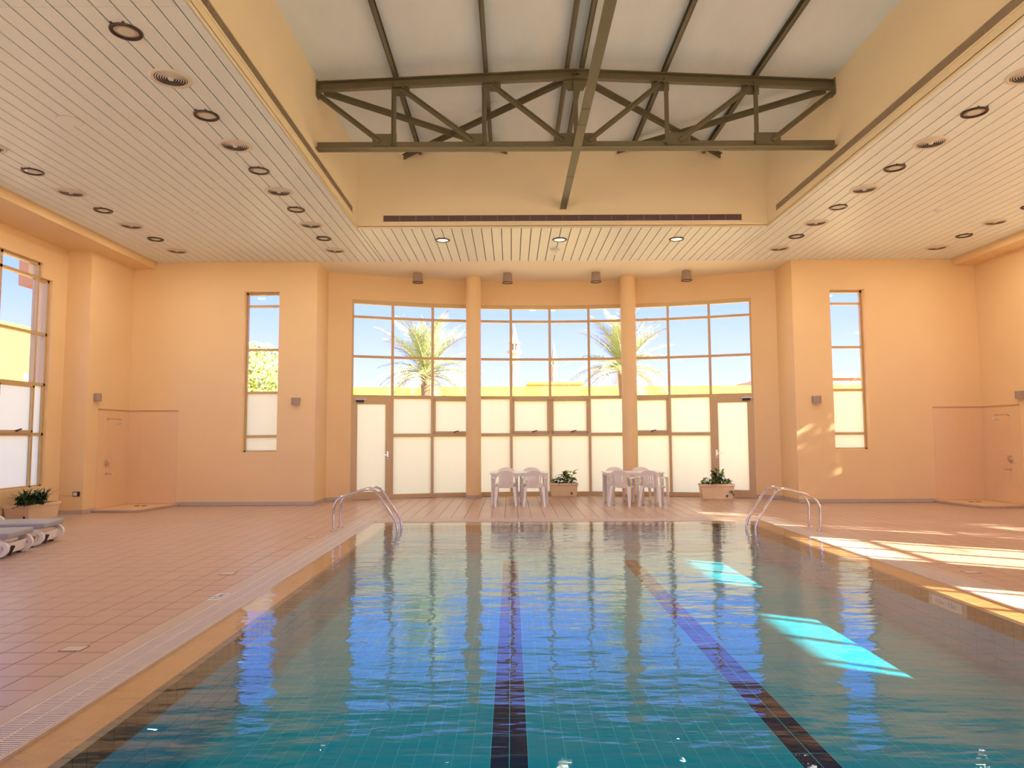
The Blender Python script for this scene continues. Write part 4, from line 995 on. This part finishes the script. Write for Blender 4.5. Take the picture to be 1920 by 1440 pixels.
# ------------------------------------------------------------------ outside
g = MB(); ring(g, -140, 140, -120, 260, -XW - TW, XW + TW, YF - .3, 18.9, -.5, -.12)
tag(g.build('ground', M['sand']), 'pale sunlit paving outside the windows', 'ground', kind='structure')
ow = MB(); ow.box(-60, 60, 31, 31.3, -.12, 3.75)
tag(ow.build('garden_wall', M['yellow']), 'yellow garden wall behind the palms', 'garden wall')
def building(name, lb, x0, x1, y0, y1, h, mt, wins):
    t = thing(name, lb, 'building', ((x0 + x1) / 2, (y0 + y1) / 2, 0)); O = Vector(((x0 + x1) / 2, (y0 + y1) / 2, 0))
    o = MB().box(x0, x1, y0, y1, -.12, h).build('building_wall', mt, t); o.location = -O
    o = MB().box(x0 - .15, x1 + .15, y0 - .15, y1 + .15, h, h + .25).build('parapet', mt, t); o.location = -O
    for (a0, a1, b0, b1, c0, c1) in wins: o = MB().box(a0, a1, b0, b1, c0, c1).build('window_recess', M['orange'], t); o.location = -O
building('villa', 'yellow villa seen through the left window', -48, -36, 20, 75, 9.3, M['yellow'], [(-36.02, -35.9, 40 + 5 * k, 41.5 + 5 * k, 3.5, 6.2) for k in range(6)])
building('villa', 'yellow villa block behind the middle of the garden wall', 0.5, 5.0, 60, 66, 5.9, M['yellow'], [(1.5, 2.3, 59.9, 60.02, 4.2, 5.2)])
building('villa', 'pinkish orange villa beyond the right end of the bay', 14.0, 24, 38, 46, 4.6, M['orange'], [(15, 16, 37.9, 38.02, 2.6, 3.9)])
building('villa', 'pale yellow villa with roof masts right of the bay', 15.0, 22, 60, 66, 5.3, M['yellow'], [(16, 17, 59.9, 60.02, 3.0, 4.5)])
t = thing('facade_fin', 'orange outside fin beside the left window', 'pillar', (-11.0, 15, 0))
MB().box(-.27, .23, -.2, .25, -.12, 4.85).build('fin_shaft', M['orange'], t); MB().box(-.58, .23, -.2, .35, 4.85, 6.3).build('fin_cap', M['orange'], t)
o = MB().box(XW + TW + .005, XW + 1.55, -2, 16, 5.35, 5.55).build('added_canopy', M['orange']); tag(o, 'orange canopy added outside the right side windows to cut the sun', 'canopy')  # unseen slab added to block the high sun at the right windows
def minaret(x, y, h, r, lb):
    t = thing('minaret', lb, 'tower', (x, y, 0), group='minarets on the skyline')
    MB().lathe([(r * 1.05, 0), (r, h * .55), (r, h * .66), (r * 1.15, h * .665), (r * 1.15, h * .68), (r * .98, h * .685), (r * .98, h * .735), (r * 1.45, h * .755), (r * 1.45, h * .775)], 16).build('shaft', M['minaret'], t, True)
    for k in range(8):
        a = k * PI / 4; MB().tube([(r * .9 * math.cos(a), r * .9 * math.sin(a), h * .775), (r * .9 * math.cos(a), r * .9 * math.sin(a), h * .83)], r * .16, 6).build('gallery_post', M['minaret'], t)
    MB().lathe([(r * .5, h * .77), (r * .5, h * .83), (r * 1.2, h * .83), (r * 1.15, h * .845), (r * .75, h * .86), (r * .35, h * .94), (r * .1, h * .975), (0, h * .98)], 16).build('spire', M['minaret'], t, True)
    MB().lathe([(r * .05, h * .97), (r * .14, h * .98), (r * .05, h * .988), (r * .03, h), (0, h)], 8).build('finial', M['minaret'], t)
    MB().box(-r * .35, r * .35, -r * 1.04, -r * .9, h * .60, h * .655).build('arched_window', M['taupe'], t)
minaret(-.55, 100, 17.6, .72, 'pale minaret with balcony and pointed top, the nearer larger one'); minaret(7.0, 130, 18.8, .62, 'slim pale minaret farther off beside the right column')
# palms
def frond_mesh(L, nl, drop, w_):
    mb = MB(); pts = []
    for i in range(9):
        u = i / 8; pts.append(Vector((L * u * (1 - .12 * u), 0, L * (.32 * u - drop * u * u))))
    mb.tube(pts, [.03 * (1 - .85 * i / 8) for i in range(9)], 4)
    def at(u):
        f = u * 8; i = min(7, int(f)); return pts[i].lerp(pts[i + 1], f - i)
    for k in range(nl):
        u = .12 + .87 * k / nl; p = at(u); q = at(min(1, u + .02)); d = (q - p).normalized(); l = L * .20 * math.sin(PI * min(.97, u * .85 + .14))
        for s in (-1, 1):
            e = p + d * l * .75 + Vector((0, s * l * .75, random.uniform(-.25, .15) * l)); m_ = p.lerp(e, .5) + Vector((0, 0, .03)); wv = d * w_
            mb.add([p - wv, p + wv, m_ + wv * .9, e, m_ - wv * .9], [(0, 1, 2, 4), (4, 2, 3)])
    return mb.mesh('frond', M['palmleaf'], False)
fr_me = [frond_mesh(2.7, 44, .36, .016), frond_mesh(2.4, 40, .62, .016)]
def palm(x, y, trunk_h, n, lb, k=1.0, seed=1, grp='date palms outside'):
    rn = random.Random(seed); t = thing('date_palm', lb, 'palm', (x, y, -.12), group=grp)
    MB().tube([(0, 0, 0), (.05, 0, trunk_h * .5), (0, 0, trunk_h)], [.24, .19, .21], 10).build('trunk', M['bark'], t, True)
    for i in range(n):
        az = i * 2.39996 + rn.uniform(-.2, .2); u = i / n; el = math.radians(72 - 92 * u + rn.uniform(-8, 8))
        o = link('frond', fr_me[0 if u < .5 else 1], t, (0, 0, trunk_h - .05 + .1 * (1 - u))); o.rotation_euler = (0, -el, az); s = k * rn.uniform(.85, 1.1); o.scale = (s, s, s)
palm(-4.2, 26.0, 4.0, 46, 'date palm with feathery fronds seen left of the left column', 1.0, 3); palm(3.15, 26.0, 4.1, 46, 'date palm with feathery fronds seen behind the right column', 1.0, 5)
palm(13.0, 24.5, 3.6, 38, 'date palm filling the right narrow window', 1.0, 8)
palm(-9.4, 29.5, .8, 22, 'low date palm at the left edge of the bay view', .7, 21); palm(9.0, 28.8, .9, 22, 'low date palm near the right bay door', .7, 13)
palm(20.5, 3.3, 7.6, 40, 'date palm standing outside the right side windows', 1.2, 11)
# leafy tree by the left narrow window
def tree(x, y, lb, cz, rx, rz_, n, seed):
    rn = random.Random(seed); t = thing('leafy_tree', lb, 'tree', (x, y, -.12))
    MB().tube([(0, 0, 0), (.1, 0, cz * .6), (0, .1, cz)], [.2, .14, .08], 8).build('trunk', M['bark'], t, True)
    mb = MB()
    for _ in range(n):
        v = Vector((rn.gauss(0, 1), rn.gauss(0, 1), rn.gauss(0, 1))).normalized() * (rn.random() ** .4); v = Vector((v.x * rx, v.y * rx, v.z * rz_ + cz)) + Vector((math.sin(v.z * 9) * .2, 0, 0))
        a = Vector((rn.uniform(-1, 1), rn.uniform(-1, 1), rn.uniform(-1, 1))).normalized(); b_ = a.orthogonal().normalized(); a *= .10; b_ *= .055
        mb.add([v - a, v + b_, v + a, v - b_], [(0, 1, 2, 3)])
    tag(mb.build('foliage', M['treeleaf'], t), kind='stuff')
tree(-11.4, 27.5, 'bright leafy tree seen through the left narrow window', 3.9, 1.7, 1.55, 3800, 4)
tree(16.6, 9.4, 'dense leafy tree outside the right side windows', 6.4, 3.0, 3.0, 13000, 9)
